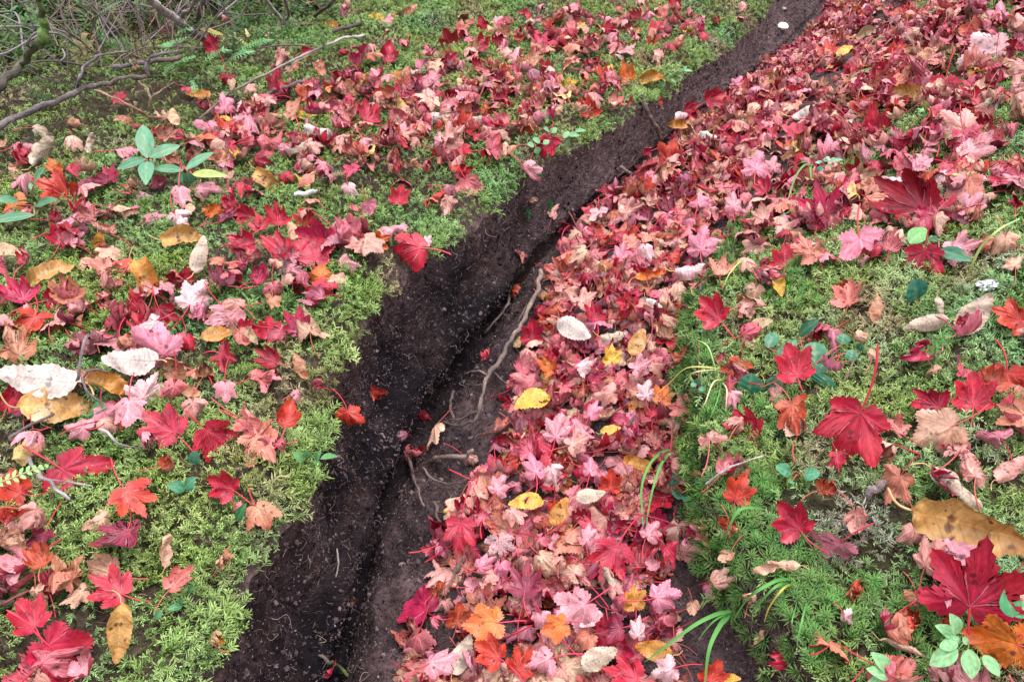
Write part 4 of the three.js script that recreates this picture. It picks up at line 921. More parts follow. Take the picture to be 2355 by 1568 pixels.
const MARKS = [[340, 368, 'the five-leaved green seedling'], [92, 415, 'the upright green leaf at left'], [706, 262, 'the bright yellow leaf'], [1005, 268, 'the chalk-white leaf'], [618, 417, 'the orange-tan square-tipped leaf'], [1078, 425, 'the leaf drooping over the brink'], [892, 533, 'the long pale rolled leaf'], [1347, 167, 'the long-stalked pale pink leaf'], [1500, 180, 'the tan-yellow leaf on the brink'], [1627, 313, 'the white rolled leaf'], [1740, 385, 'the large lilac-pink leaf'], [1903, 117, 'the round-lobed scarlet leaf'], [2119, 152, 'the large upright tan leaf'], [2019, 300, 'the V-folded red leaf'], [2099, 465, 'the very large dark red leaf'], [2286, 120, 'the big pale pink corner leaf'], [117, 625, 'the big orange-tan leaf'], [337, 650, 'the ochre rolled-rim leaf'], [443, 690, 'the pale lilac star leaf'], [363, 803, 'the large magenta leaf'], [87, 870, 'the long whitish leaf'], [130, 933, 'the broad tan-orange leaf'], [485, 1003, 'the bright red pointed leaf'], [739, 630, 'the orange star-shaped leaf'], [949, 572, 'the big overhanging red leaf'], [802, 952, 'the leaf dangling on the wall'], [1320, 756, 'the chalky white trail leaf'], [1467, 786, 'the slit tan-yellow leaf'], [1224, 920, 'the big yellow trail leaf'], [1614, 566, 'the glinting lilac-pink leaf'], [1644, 722, 'the bright red cupped leaf'], [1969, 972, 'the deep red star leaf'], [2240, 916, 'the right-edge red cluster'], [2243, 722, 'the cream heart-shaped leaf'], [1874, 808, 'the round glossy leaves'], [163, 1090, 'the large crimson left-edge leaf'], [240, 1312, 'the pale tan arched leaf'], [127, 1496, 'the huge lower left crimson leaf'], [273, 1456, 'the golden rolled-rim leaf'], [1058, 1215, 'the lone crimson star leaf'], [1129, 1434, 'the large orange trail leaf'], [1410, 1274, 'the large crimson trail leaf'], [1334, 1396, 'the large pink star leaf'], [1357, 1139, 'the cream saw-edged leaf'], [1210, 1154, 'the golden yellow trail leaf'], [2229, 1214, 'the huge golden tan leaf'], [2239, 1368, 'the huge crimson leaf'], [1923, 1253, 'the white-spotted magenta leaf'], [1637, 1005, 'the big torn-hole leaf'], [2313, 556, 'the curled brown right-edge leaf'], [1594, 1396, 'the tan drop-shaped leaf'], [1062, 1505, 'the cream bottom trail leaf'], [1444, 173, 'the folded orange brink leaf'], [850, 265, 'the large crimson bank leaf'], [1035, 100, 'the dark upright top leaf']];
const HUE_WORD = { red: 'red', crimson: 'crimson', dark: 'dark red', scarlet: 'orange-red', magenta: 'magenta', pink: 'rose-pink', pale: 'pale pink', orange: 'orange', rust: 'rust-red', tan: 'tan', faded: 'faded pinkish', peach: 'peach', brown: 'brown', plum: 'plum-red', ochre: 'ochre', gold: 'golden tan', yellow: 'yellow', cream: 'cream', white: 'white' };
const UNDER_WORD = { red: 'pink-backed', crimson: 'dusky pink', magenta: 'lilac-pink', pink: 'soft pink', rust: 'dusty rust', tan: 'pale tan', faded: 'pinkish tan', scarlet: 'salmon' };
const POSE_WORD = { flat: 'flat', cup: 'upturned', droop: 'drooping', fold: 'folded', wave: 'wavy', curl: 'curled', roll: 'rolled', ball: 'balled-up', hood: 'arched', crisp: 'crumpled' };
const usedLabels = new Set();
function describe(L) {
  const near = MARKS.map((m) => [Math.hypot(m[0] - L.x, m[1] - L.y), m]).filter((q) => q[0] > 12).sort((a, b) => a[0] - b[0]), what = `${(L.flip && UNDER_WORD[L.hue]) || HUE_WORD[L.hue]} ${POSE_WORD[L.pose]} leaf`;
  for (let i = 0; i < 4; i++) {
    const [d, m] = near[i], dx = L.x - m[0], dy = L.y - m[1], way = Math.abs(dx) > Math.abs(dy) ? (dx < 0 ? 'left of' : 'right of') : (dy < 0 ? 'behind' : 'in front of');
    for (const s of [`${what} ${d < 95 ? 'just ' : ''}${way} ${m[2]}`, `small ${what} ${way} ${m[2]}`]) if (!usedLabels.has(s)) return s;
  }
}
{
  const r = rng(4242);
  for (const L of LEAVES) if (L.label) { if (usedLabels.has(L.label)) console.log('twice', L.label); usedLabels.add(L.label); }
  for (const L of LEAVES) {
    const g = onGround(L.x, L.y); g.px = L.x; g.py = L.y;
    const kind = L.oval ? 'oval' : 'maple', geo = leafGeometry(kind, L.pose, L.k, L.hue), sc = L.size * g.depth / F / geo.userData.wide * (L.oval ? 1.02 : 1.26), q = lie(g, L.rot, L.lean * 1.15 + 4, 0.35, r, L.flip);
    const onMoss = g.zone === 0 || g.zone === 4, lift = (onMoss ? 0.022 : 0.040) + 0.00009 * L.size + (L.size > 225 ? 0.025 : 0);
    const low = -lowest(geo, q, g.n) * sc * 0.8 + lift, toCam = camera.position.clone().sub(g.p).normalize();
    const root = new THREE.Group(); root.name = numbered(kind === 'oval' ? 'oval_leaf' : 'maple_leaf');
    root.position.copy(g.p).addScaledVector(toCam, low / Math.max(0.35, toCam.dot(g.n))); root.quaternion.copy(q); root.scale.setScalar(sc); scene.add(root);
    mesh('blade', geo, leafMats[kind][(L.x + L.y) % 2], root);
    const st = mesh('stalk', stalkGeometry((L.x * 7 + L.y) % 11, L.hue, kind), stalkMat, root); st.position.set(...geo.userData.foot); if (L.flip) st.rotation.y = Math.PI;
    const label = L.label || describe(L); usedLabels.add(label);
    tag(root, label, kind === 'oval' ? 'oval leaf' : 'maple leaf', kind === 'oval' ? 'fallen oval toothed leaves' : 'fallen maple leaves');
  }
  console.log('leaves', LEAVES.length, LEAVES.filter((l) => !l.oval).length);
}

// ---------- roots, sticks, twigs ----------
function above(px, py, lift) { const g = onGround(px, py), d = ray(px, py), k = lift / -d.y; return d.multiplyScalar(Math.max(0.2, g.depth - k)).add(camera.position); }
const barkMap = grainTexture(41, 256, (a, n, r) => { for (let j = 0; j < n; j++) for (let i = 0; i < n; i++) { const v = 205 + 60 * noise(i / n * 12, j / n * 50, 2) + 50 * noise(i / n * 30, j / n * 9, 7) + 30 * (r() - 0.5), o = (j * n + i) * 4; a[o] = a[o + 1] = a[o + 2] = clamp(v, 40, 255); a[o + 3] = 255; } }, true);
const barkMat = new THREE.MeshStandardMaterial({ vertexColors: true, map: barkMap, bumpMap: barkMap, bumpScale: 0.0015, roughness: 0.85 });
function stickGeometry(pts, r0px, r1px, c0, c1, seed, sides = 8) {        // pts: [x, y, lift]
  const r = rng(seed), P = pts.map(([x, y, l]) => above(x, y, l)), dep = project(P[0])[2], dep1 = project(P[P.length - 1])[2];
  const wob = []; const k = Math.min(0.011, 0.0016 * r0px); P.forEach((p, i) => { wob.push(p); if (i < P.length - 1) { const q = P[i + 1], n = p.distanceTo(q) > 0.05 ? 2 : 1; for (let m = 1; m <= n; m++) wob.push(p.clone().lerp(q, m / (n + 1)).add(V((r() - 0.5) * k, (r() - 0.5) * k, (r() - 0.5) * k))); } });
  const g = tube(wob, r0px * dep / F, r1px * dep1 / F, sides, c0, c1), p = g.attributes.position, nn = g.attributes.normal, col = g.attributes.color;
  for (let i = 0; i < p.count; i++) { const f = (noise(p.getX(i) * 45, p.getY(i) * 45, p.getZ(i) * 45) * 0.4 + noise(p.getX(i) * 130, p.getY(i) * 130, p.getZ(i) * 130) * 0.3) * r0px * dep / F; p.setXYZ(i, p.getX(i) + nn.getX(i) * f, p.getY(i) + nn.getY(i) * f, p.getZ(i) + nn.getZ(i) * f); const v = 1 + 0.7 * noise(p.getX(i) * 25, p.getY(i) * 25, p.getZ(i) * 25); col.setXYZ(i, col.getX(i) * v, col.getY(i) * v, col.getZ(i) * v); }
  g.computeVertexNormals(); return g;
}
const GREY = [0.22, 0.185, 0.19], PALEG = [0.52, 0.48, 0.47], DARKB = [0.085, 0.06, 0.058], BRN = [0.20, 0.125, 0.10], TANB = [0.40, 0.27, 0.19], MOSSY = [0.10, 0.16, 0.035], REDB = [0.36, 0.10, 0.08], ROOT = [0.30, 0.215, 0.17], ROOTD = [0.15, 0.105, 0.09];
let seedStick = 700;
function stick(name, label, category, main, branches = [], group) {
  const o = new THREE.Group(); o.name = numbered(name); scene.add(o);
  const base = above(...main.pts[0]); o.position.copy(base);
  const add = (nm, b) => { const g = stickGeometry(b.pts, b.r[0], b.r[1], b.c[0], b.c[1] || b.c[0], seedStick++, b.r[0] > 5 ? 10 : 6); g.translate(-base.x, -base.y, -base.z); mesh(nm, g, barkMat, o); };
  if (name === 'root') { const q = rng(main.pts[0][0] | 0); main.pts.forEach(([x, y, l], i) => { if (i && i < main.pts.length - 1) for (let k = 0; k < 2; k++) { const sx = (q() - 0.5) * 50, sy = 4 + q() * 22; branches = [...branches, { name: 'root_hair', pts: [[x, y, l], [x + sx * 0.5, y + sy * 0.4, l * 0.9], [x + sx, y + sy, l * 0.5 + 0.004]], r: [1.2, 0.6], c: [ROOTD] }]; } }); }
  add(name === 'root' ? 'main_root' : 'stem', main); branches.forEach((b) => add(b.name || (name === 'root' ? 'rootlet' : 'side_branch'), b));
  return tag(o, label, category, { root: 'roots in the trench', fallen_stick: 'fallen sticks', bare_twig: 'bare twigs', bark_strip: 'bits of bark and wood', pale_twig: 'pale twigs at the top edge' }[name]);
}
stick('mossy_stick', 'dark bent stick with green moss on its elbow, at the upper left edge', 'stick', { pts: [[84, -40, 0.42], [86, 0, 0.38], [96, 29, 0.36], [101, 63, 0.33], [96, 88, 0.30], [74, 110, 0.27], [45, 146, 0.22], [0, 198, 0.16], [-40, 240, 0.10]], r: [7, 10], c: [MOSSY, DARKB] }, [{ pts: [[84, 74, 0.3], [68, 86, 0.3], [60, 100, 0.29], [70, 112, 0.27]], r: [3, 2], c: [GREY] }, { name: 'moss_sleeve', pts: [[97, 40, 0.36], [102, 66, 0.335], [98, 88, 0.305], [84, 102, 0.285]], r: [9, 11.5], c: [[0.12, 0.22, 0.04], [0.09, 0.16, 0.03]] }]);
stick('dead_branch', 'long grey-brown dead branch rising from the left edge with a forked tip', 'branch', { pts: [[-30, 298, 0.02], [0, 288, 0.03], [68, 257, 0.05], [144, 225, 0.07], [214, 198, 0.09], [270, 182, 0.11], [315, 178, 0.12], [342, 174, 0.13]], r: [8, 4], c: [GREY, ROOTD] }, [{ pts: [[342, 174, 0.13], [336, 155, 0.15], [340, 140, 0.17], [352, 128, 0.18], [412, 116, 0.16]], r: [4, 2.5], c: [GREY] }, { pts: [[176, 208, 0.08], [180, 178, 0.12], [189, 155, 0.15], [225, 128, 0.17], [259, 122, 0.17], [293, 117, 0.16]], r: [4, 2], c: [GREY] }, { pts: [[340, 140, 0.17], [322, 132, 0.19], [308, 124, 0.2]], r: [2.5, 1], c: [GREY] }]);
stick('dead_sapling', 'thick pale grey dead stem slanting down at the upper left', 'dead sapling', { pts: [[335, -20, 0.36], [346, 0, 0.33], [368, 20, 0.28], [407, 47, 0.2], [438, 70, 0.12], [480, 99, 0.02]], r: [10, 7], c: [PALEG, GREY] }, [{ pts: [[418, 40, 0.2], [440, 15, 0.27], [455, -10, 0.3]], r: [5, 4], c: [GREY] }, { pts: [[430, 50, 0.18], [450, 70, 0.12], [470, 90, 0.04]], r: [2, 1], c: [GREY] }]);
stick('fallen_stick', 'upright grey stick leaning across the pale dead stem', 'stick', { pts: [[452, 45, 0.05], [456, 25, 0.12], [466, 5, 0.2], [466, -20, 0.26]], r: [6, 5], c: [ROOTD, GREY] });
stick('fallen_stick', 'straight grey stick lying level behind the forked branch tip', 'stick', { pts: [[255, 155, 0.03], [290, 150, 0.04], [327, 144, 0.05], [370, 138, 0.05], [420, 131, 0.05]], r: [5, 6], c: [GREY, BRN] });
stick('fallen_stick', 'thin dark stick lying level left of the forked branch', 'stick', { pts: [[105, 140, 0.03], [158, 124, 0.05], [203, 118, 0.07], [225, 119, 0.06]], r: [3, 3], c: [ROOTD] });
stick('bare_twig', 'thin tan twig crossing above the long grey-brown branch', 'twig', { pts: [[101, 34, 0.32], [146, 65, 0.25], [191, 99, 0.17], [225, 126, 0.11]], r: [2.2, 2.4], c: [TANB, BRN] });
stick('bare_twig', 'reddish bent twig reaching down towards the five-leaved seedling', 'twig', { pts: [[215, 206, 0.12], [270, 228, 0.1], [315, 252, 0.07], [338, 268, 0.05], [372, 271, 0.03]], r: [2.4, 3], c: [TANB, REDB] }, [{ pts: [[315, 185, 0.13], [338, 203, 0.11], [345, 225, 0.08], [342, 250, 0.05]], r: [2.2, 2.6], c: [TANB] }, { pts: [[345, 225, 0.08], [372, 205, 0.09], [402, 188, 0.1]], r: [1.8, 1.4], c: [TANB] }]);
stick('arching_twig', 'long pale grey twig arching over the moss near the top of the bank', 'twig', { pts: [[455, 275, 0.02], [520, 217, 0.04], [588, 180, 0.06], [655, 147, 0.07], [728, 113, 0.07], [788, 87, 0.05], [841, 80, 0.02]], r: [3, 3], c: [BRN, PALEG] }, [{ pts: [[650, 172, 0.02], [676, 145, 0.04], [700, 126, 0.06]], r: [1.6, 1.6], c: [PALEG] }, { pts: [[588, 112, 0.05], [640, 104, 0.07], [690, 104, 0.08], [728, 113, 0.07]], r: [1.6, 2], c: [BRN] }]);
stick('short_branch', 'short grey branch stub on moss beside the magenta-pink leaf', 'branch', { pts: [[602, 222, 0.015], [640, 203, 0.03], [672, 194, 0.035], [700, 189, 0.02]], r: [5, 4], c: [GREY, ROOTD] });
stick('fallen_stick', 'dark brown stick lying on moss near the top centre', 'stick', { pts: [[762, 73, 0.02], [795, 64, 0.03], [831, 53, 0.03]], r: [4, 5], c: [DARKB] });
stick('pale_twig', 'bleached bent twig standing at the top edge, left of the two', 'twig', { pts: [[605, -6, 0.2], [626, 20, 0.14], [645, 44, 0.06]], r: [3.4, 5], c: [PALEG] }, [{ pts: [[645, 44, 0.06], [640, 70, 0.03], [634, 90, 0.01]], r: [4, 7], c: [TANB] }]);
stick('pale_twig', 'grey hooked twig beside the bleached one at the top edge', 'twig', { pts: [[652, -6, 0.2], [660, 18, 0.15], [663, 36, 0.1], [655, 45, 0.08], [660, 56, 0.05], [648, 74, 0.02]], r: [4, 3], c: [GREY] });
stick('fallen_stick', 'dark purplish stick slanting at the top edge above the yellow dried sprig', 'stick', { pts: [[722, 38, 0.03], [740, 22, 0.08], [758, 8, 0.12], [775, -10, 0.16]], r: [4, 4], c: [DARKB] });
stick('fallen_stick', 'brown stick poking in from the left edge low down', 'stick', { pts: [[-30, 1408, 0.03], [0, 1388, 0.035], [30, 1373, 0.035], [62, 1358, 0.02]], r: [8, 6], c: [BRN, ROOTD] });
stick('lichen_twig', 'grey lichen-speckled twig lying on the large crimson leaf at left', 'twig', { pts: [[64, 1050, 0.05], [93, 1098, 0.055], [125, 1125, 0.05], [160, 1150, 0.03]], r: [4.5, 4], c: [GREY, PALEG] }, [{ pts: [[105, 1101, 0.055], [150, 1107, 0.05], [213, 1118, 0.04]], r: [2.4, 2.4], c: [PALEG] }]);
stick('forked_twig', 'dark grey forked twig standing between whitish and brown leaves at left', 'twig', { pts: [[199, 768, 0.1], [185, 820, 0.08], [179, 866, 0.06], [157, 905, 0.02]], r: [4, 4.5], c: [GREY, ROOTD] }, [{ pts: [[248, 855, 0.05], [222, 849, 0.07], [200, 852, 0.07], [190, 868, 0.06], [196, 896, 0.05], [217, 916, 0.04], [253, 931, 0.03]], r: [3, 2.5], c: [GREY] }]);
stick('hooked_twig', 'grey hooked twig lying in front of the broad tan-orange leaf', 'twig', { pts: [[124, 950, 0.06], [83, 970, 0.06], [50, 988, 0.05], [20, 1006, 0.04], [28, 1014, 0.03], [54, 1012, 0.02]], r: [3, 4.5], c: [GREY, ROOTD] });
stick('bare_twig', 'thin grey twig lying below the pink leaves, left of the bright red pointed one', 'twig', { pts: [[226, 986, 0.05], [277, 1023, 0.05], [327, 1033, 0.03]], r: [4, 2], c: [PALEG, GREY] });
stick('birch_twig', 'stub of white-barked twig on the moss left of the stout-stalked red leaf', 'twig', { pts: [[675, 449, 0.025], [700, 446, 0.03], [729, 440, 0.025]], r: [5, 6], c: [[0.70, 0.68, 0.66], [0.55, 0.53, 0.52]] });
stick('fallen_stick', 'dark brown stick leaning down the far soil wall', 'stick', { pts: [[1470, 212, 0.02], [1487, 250, 0.02], [1503, 285, 0.02], [1522, 320, 0.015]], r: [6, 4], c: [DARKB, BRN] });
stick('white_twig', 'white twig slanting over the right bank above the salmon-red leaf', 'twig', { pts: [[1622, 1114, 0.03], [1650, 1092, 0.05], [1677, 1075, 0.055], [1757, 1048, 0.03]], r: [3.2, 1.6], c: [[0.62, 0.58, 0.54], PALEG] });
stick('speckled_twig', 'black and white speckled twig in green moss near the right edge', 'twig', { pts: [[2313, 218, 0.05], [2295, 240, 0.04], [2273, 271, 0.02]], r: [4, 4], c: [GREY] });
stick('bare_twig', 'dark straight twig pieces in the moss near the round glossy leaves', 'twig', { pts: [[1940, 880, 0.02], [1955, 850, 0.03], [1968, 822, 0.03]], r: [2.4, 2], c: [TANB, BRN] });
stick('bare_twig', 'short dark twig on the mossy edge above the bright red cupped leaf', 'twig', { pts: [[1590, 690, 0.02], [1610, 668, 0.035], [1618, 645, 0.03]], r: [4, 3.4], c: [GREY, ROOTD] });
stick('bark_strip', 'curl of grey bark on bare litter below the deep red star-shaped leaf', 'bark', { pts: [[1994, 1148, 0.02], [2006, 1126, 0.03], [2028, 1110, 0.03], [2046, 1096, 0.02]], r: [9, 7], c: [GREY, BRN] });
stick('bark_strip', 'flat grey-brown stick lying under leaf edges at the left of the near trail', 'stick', { pts: [[1039, 1334, 0.01], [1052, 1308, 0.014], [1071, 1286, 0.012]], r: [8, 6], c: [BRN, ROOTD] });
stick('bark_strip', 'dark stick half hidden by leaves beside the large orange trail leaf', 'stick', { pts: [[1060, 1382, 0.02], [1090, 1374, 0.025], [1124, 1367, 0.02]], r: [6, 5], c: [GREY, ROOTD] });
stick('fallen_stick', 'brown twig end on the trail, right of the tan leaf with the yellow stalk', 'stick', { pts: [[1440, 986, 0.03], [1452, 968, 0.035], [1462, 955, 0.03]], r: [3, 3], c: [ROOTD] });
// roots
stick('root', 'longest tan root, hanging down the trench and hooking left at its foot', 'root', { pts: [[1241, 620, 0.03], [1239, 663, 0.04], [1217, 705, 0.045], [1197, 745, 0.045], [1175, 783, 0.045], [1150, 825, 0.05], [1122, 865, 0.055], [1112, 900, 0.055], [1102, 944, 0.055], [1090, 968, 0.055], [1065, 976, 0.05], [1020, 973, 0.03]], r: [5.4, 4], c: [ROOT, ROOTD] }, [{ pts: [[1100, 946, 0.055], [1075, 956, 0.05], [1050, 966, 0.045], [1018, 970, 0.03]], r: [3.4, 3], c: [ROOTD] }, { pts: [[1070, 862, 0.01], [1086, 854, 0.03], [1102, 853, 0.04], [1124, 864, 0.045]], r: [3, 2.5], c: [ROOT] }, { pts: [[1044, 898, 0.03], [1035, 922, 0.045], [1036, 944, 0.045], [1043, 962, 0.03]], r: [3, 3], c: [ROOTD] }, { pts: [[1222, 696, 0.04], [1208, 708, 0.035], [1190, 742, 0.03]], r: [2.4, 2], c: [ROOTD] }, { pts: [[1130, 852, 0.04], [1155, 875, 0.03], [1180, 893, 0.02]], r: [1.8, 1.2], c: [ROOTD] }, { pts: [[1116, 884, 0.04], [1090, 886, 0.035], [1070, 884, 0.02]], r: [2, 1.4], c: [ROOTD] }]);
stick('root', 'thin pale root curving down the wall left of the longest root', 'root', { pts: [[1175, 655, 0.01], [1169, 696, 0.03], [1155, 720, 0.035], [1137, 738, 0.03], [1112, 768, 0.01]], r: [2.6, 3], c: [ROOT, ROOTD] });
stick('root', 'stubby grey root jutting out of the wall foot below the longest root', 'root', { pts: [[986, 1060, 0.01], [1015, 1052, 0.03], [1045, 1049, 0.035], [1074, 1048, 0.035], [1090, 1034, 0.045]], r: [6, 4.5], c: [ROOTD, ROOT] });
stick('root', 'thin root looping across bare soil under the stubby grey root', 'root', { pts: [[970, 1074, 0.01], [989, 1098, 0.02], [1032, 1114, 0.02], [1064, 1110, 0.02], [1078, 1100, 0.02], [1082, 1088, 0.01]], r: [2.6, 2.8], c: [ROOT, ROOTD] });
stick('root', 'straight dangling root above the deep crease of the trench', 'root', { pts: [[937, 1042, 0.02], [947, 1080, 0.035], [963, 1128, 0.04], [975, 1165, 0.03]], r: [4, 2.6], c: [ROOTD, BRN] });
stick('root', 'brown root running down bare soil to the lone crimson star leaf', 'root', { pts: [[996, 1154, 0.008], [1012, 1202, 0.014], [1022, 1242, 0.014], [1034, 1262, 0.012], [1050, 1287, 0.006]], r: [4.5, 2.6], c: [ROOTD, BRN] });
stick('root', 'root arching out of the crease at the bottom of the trench', 'root', { pts: [[730, 1506, 0.005], [752, 1522, 0.02], [776, 1530, 0.02], [800, 1556, 0.008]], r: [4, 4], c: [ROOTD, MOSSY] });
stick('root', 'pale thread-like root on the wall ridge near the bottom', 'root', { pts: [[774, 1260, 0.012], [777, 1295, 0.018], [771, 1328, 0.012]], r: [2, 1.4], c: [[0.5, 0.42, 0.36]] });
stick('root', 'short light root in the far trench foot under the white rolled leaf', 'root', { pts: [[1425, 382, 0.01], [1440, 392, 0.02], [1452, 398, 0.01]], r: [4, 3], c: [ROOT] });

// ---------- green plants ----------
const greenMat = new THREE.MeshPhysicalMaterial({ vertexColors: true, roughness: 0.42, specularIntensity: 0.6 });
const matteGreen = new THREE.MeshPhysicalMaterial({ vertexColors: true, roughness: 0.6, specularIntensity: 0.4 });
function greenLeaf(a, b, width, c0, c1, round, arch, seed, face) {     // a leaf from a to b with a keel, thickness and a pale midrib
  const d = b.clone().sub(a), L = d.length(); d.normalize();
  const see = face || camera.position.clone().sub(a).normalize().lerp(UP, 0.45).normalize(), s = V(0, 0, 0).crossVectors(d, see).normalize(), n = V(0, 0, 0).crossVectors(s, d).normalize(), r = rng(seed);
  const NU = 14, NV = 9, pos = [], col = [], idx = [], grid = [];
  for (let i = 0; i < NU; i++) for (let j = 0; j < NV; j++) {
    const u = i / (NU - 1), v = j / (NV - 1) * 2 - 1, w = width / 2 * Math.pow(Math.sin(Math.PI * Math.pow(u, round > 0.5 ? 0.9 : 0.82)), round > 0.5 ? 0.55 : 0.8);
    const p = a.clone().addScaledVector(d, L * u).addScaledVector(s, v * w).addScaledVector(n, arch * L * Math.sin(Math.PI * u) + 0.16 * Math.abs(v) * w + 0.05 * w * noise(u * 5 + seed, v * 3) + (round > 0.5 ? 0.03 * w * Math.cos(u * 22 - Math.abs(v) * 5) : 0));
    const rib = Math.exp(-Math.pow(v * w / width * 22, 2)) * 0.35 * (1 - u * 0.5), f = 0.68 + 0.3 * noise(u * 6 + seed, v * 4, 3) + 0.12 * noise(u * 20 + seed, v * 14, 8) - 0.1 * Math.pow(0.5 + 0.5 * Math.cos(u * 26 - Math.abs(v) * 5), 6), blot = sstep(0.25, 0.4, noise(u * 4 + seed * 1.7, v * 2.5, 6)), c = mix3(mix3(mix3(c0, c1, u), [0.34, 0.46, 0.2], rib), [0.30, 0.24, 0.09], blot * 0.55); grid.push([p, c.map((q) => q * f)]);
  }
  for (let k = 0; k < 2; k++) grid.forEach(([p, c], i) => { const row = Math.floor(i / NV), cl = i % NV, e = row === 0 || row === NU - 1 || cl === 0 || cl === NV - 1, q = k && !e ? p.clone().addScaledVector(n, -0.0006) : p; pos.push(q.x, q.y, q.z); col.push(...(k ? mix3(c, [0.3, 0.4, 0.22], 0.4) : c)); });
  const N = NU * NV; for (let i = 0; i < NU - 1; i++) for (let j = 0; j < NV - 1; j++) { const q = i * NV + j; idx.push(q, q + 1, q + NV, q + 1, q + NV + 1, q + NV, N + q, N + q + NV, N + q + 1, N + q + 1, N + q + NV, N + q + NV + 1); }
  const g = new THREE.BufferGeometry(); g.setAttribute('position', new THREE.Float32BufferAttribute(pos, 3)); g.setAttribute('color', new THREE.Float32BufferAttribute(col, 3)); g.setIndex(idx); g.computeVertexNormals(); return g;
}
function plant(name, label, category, foot, leaves, opt = {}) {           // leaves: [base x, base y, lift, tip x, tip y, lift, width]
  const o = new THREE.Group(); o.name = numbered(name); const f = above(foot[0], foot[1], 0.004); o.position.copy(f); scene.add(o);
  const at = (x, y, l) => above(x, y, l), shift = (g) => g.translate(-f.x, -f.y, -f.z), c0 = opt.c0 || [0.06, 0.22, 0.10], c1 = opt.c1 || [0.09, 0.30, 0.13];
  leaves.forEach((q, i) => { const a = at(q[0], q[1], q[2]), b = at(q[3], q[4], q[5]), w = q[6] * project(a)[2] / F, col = q[7] || [c0, c1]; mesh('leaf', shift(greenLeaf(a, b, w, col[0], col[1], opt.round || 0, opt.arch ?? 0.06, i * 7 + foot[0])), opt.matte ? matteGreen : greenMat, o); });
  const st = leaves.map((q) => { const b = at(q[0], q[1], q[2]), m = f.clone().lerp(b, 0.5); m.y += 0.012; return tube([f.clone(), m, b], (opt.stem || 2.6) * project(f)[2] / F, (opt.stem || 2.6) * 0.7 * project(f)[2] / F, 5, opt.stemColor || [0.12, 0.20, 0.06]); });
  mesh('stem', shift(mergeGeometries(st)), woodyMat, o);
  return tag(o, label, category, { seedling: 'broad-leaved green seedlings', leafy_sprig: 'small green leafy sprigs', evergreen_seedling: 'dark green seedlings in the moss', wintergreen: 'round-leaved creeping plants', bright_sapling: 'bright green seedlings' }[name]);
}
const YG = [[0.42, 0.50, 0.12], [0.36, 0.52, 0.16]], BLUE = { c0: [0.075, 0.25, 0.135], c1: [0.11, 0.32, 0.17] };
plant('seedling', 'green seedling with five long leaves spread like a star, upper left', 'seedling', [338, 372], [[338, 364, 0.07, 327, 286, 0.12, 40], [342, 362, 0.07, 414, 334, 0.085, 30], [334, 366, 0.07, 266, 389, 0.05, 24], [337, 371, 0.07, 334, 426, 0.05, 34], [345, 370, 0.07, 352, 396, 0.04, 14]], { ...BLUE, stem: 3, stemColor: [0.25, 0.08, 0.06] });
plant('seedling', 'green seedling with one yellow-green spotted leaf, right of the five-leaved one', 'seedling', [424, 396], [[426, 390, 0.06, 490, 350, 0.08, 22], [420, 392, 0.06, 349, 388, 0.05, 22], [440, 400, 0.06, 524, 405, 0.05, 22, YG], [430, 394, 0.06, 436, 424, 0.03, 26], [420, 396, 0.05, 408, 422, 0.03, 18]], { ...BLUE, stem: 3, stemColor: [0.25, 0.08, 0.06] });
plant('seedling', 'upright broad green leaf on its stalk at the left edge of the bank', 'seedling', [78, 462], [[77, 452, 0.04, 104, 386, 0.13, 46], [74, 440, 0.04, 66, 420, 0.06, 10]], { ...BLUE, stem: 4 });
plant('seedling', 'long green leaves lying low at the left edge of the picture', 'seedling', [84, 478], [[80, 474, 0.05, 132, 458, 0.07, 24], [40, 462, 0.05, -20, 458, 0.07, 22], [78, 494, 0.05, -30, 512, 0.05, 24]], { ...BLUE, stem: 3 });
plant('leafy_sprig', 'round-leaved green sprig creeping over the brink above the wall', 'sprig', [1228, 345], [[1250, 332, 0.03, 1262, 322, 0.035, 14], [1240, 330, 0.03, 1226, 316, 0.035, 15], [1232, 338, 0.03, 1238, 354, 0.02, 18], [1228, 334, 0.03, 1212, 332, 0.03, 16], [1268, 306, 0.03, 1279, 293, 0.04, 15], [1262, 300, 0.03, 1250, 296, 0.035, 14], [1296, 318, 0.03, 1308, 302, 0.04, 14], [1302, 322, 0.03, 1306, 338, 0.02, 15], [1308, 312, 0.03, 1334, 310, 0.03, 15], [1322, 302, 0.03, 1348, 300, 0.03, 11], [1180, 338, 0.02, 1182, 356, 0.015, 12], [1202, 430, 0.01, 1206, 424, 0.02, 16]], { round: 0.3, matte: true, c0: [0.14, 0.36, 0.16], c1: [0.2, 0.46, 0.22], stem: 1.4, stemColor: [0.3, 0.08, 0.06] });
plant('leafy_sprig', 'pale green compound sprig at the brink beside the tan-yellow leaf', 'sprig', [1520, 190], [[1530, 188, 0.02, 1518, 200, 0.01, 14], [1540, 182, 0.03, 1556, 194, 0.02, 10], [1546, 178, 0.03, 1538, 168, 0.04, 9], [1556, 172, 0.03, 1574, 186, 0.02, 9], [1562, 168, 0.03, 1556, 156, 0.04, 9], [1574, 164, 0.03, 1594, 164, 0.03, 9], [1570, 162, 0.03, 1580, 152, 0.04, 8]], { round: 0.3, matte: true, c0: [0.16, 0.42, 0.2], c1: [0.2, 0.5, 0.26], stem: 1.2 });
plant('leafy_sprig', 'small three-leaved green sprig beside the red cluster on the bank', 'sprig', [790, 556], [[798, 540, 0.03, 828, 527, 0.04, 17], [790, 550, 0.03, 796, 534, 0.03, 14], [786, 550, 0.03, 768, 545, 0.03, 14], [796, 556, 0.03, 814, 554, 0.02, 13]], { round: 0.4, matte: true, c0: [0.13, 0.38, 0.16], c1: [0.18, 0.46, 0.2], stem: 1.4 });
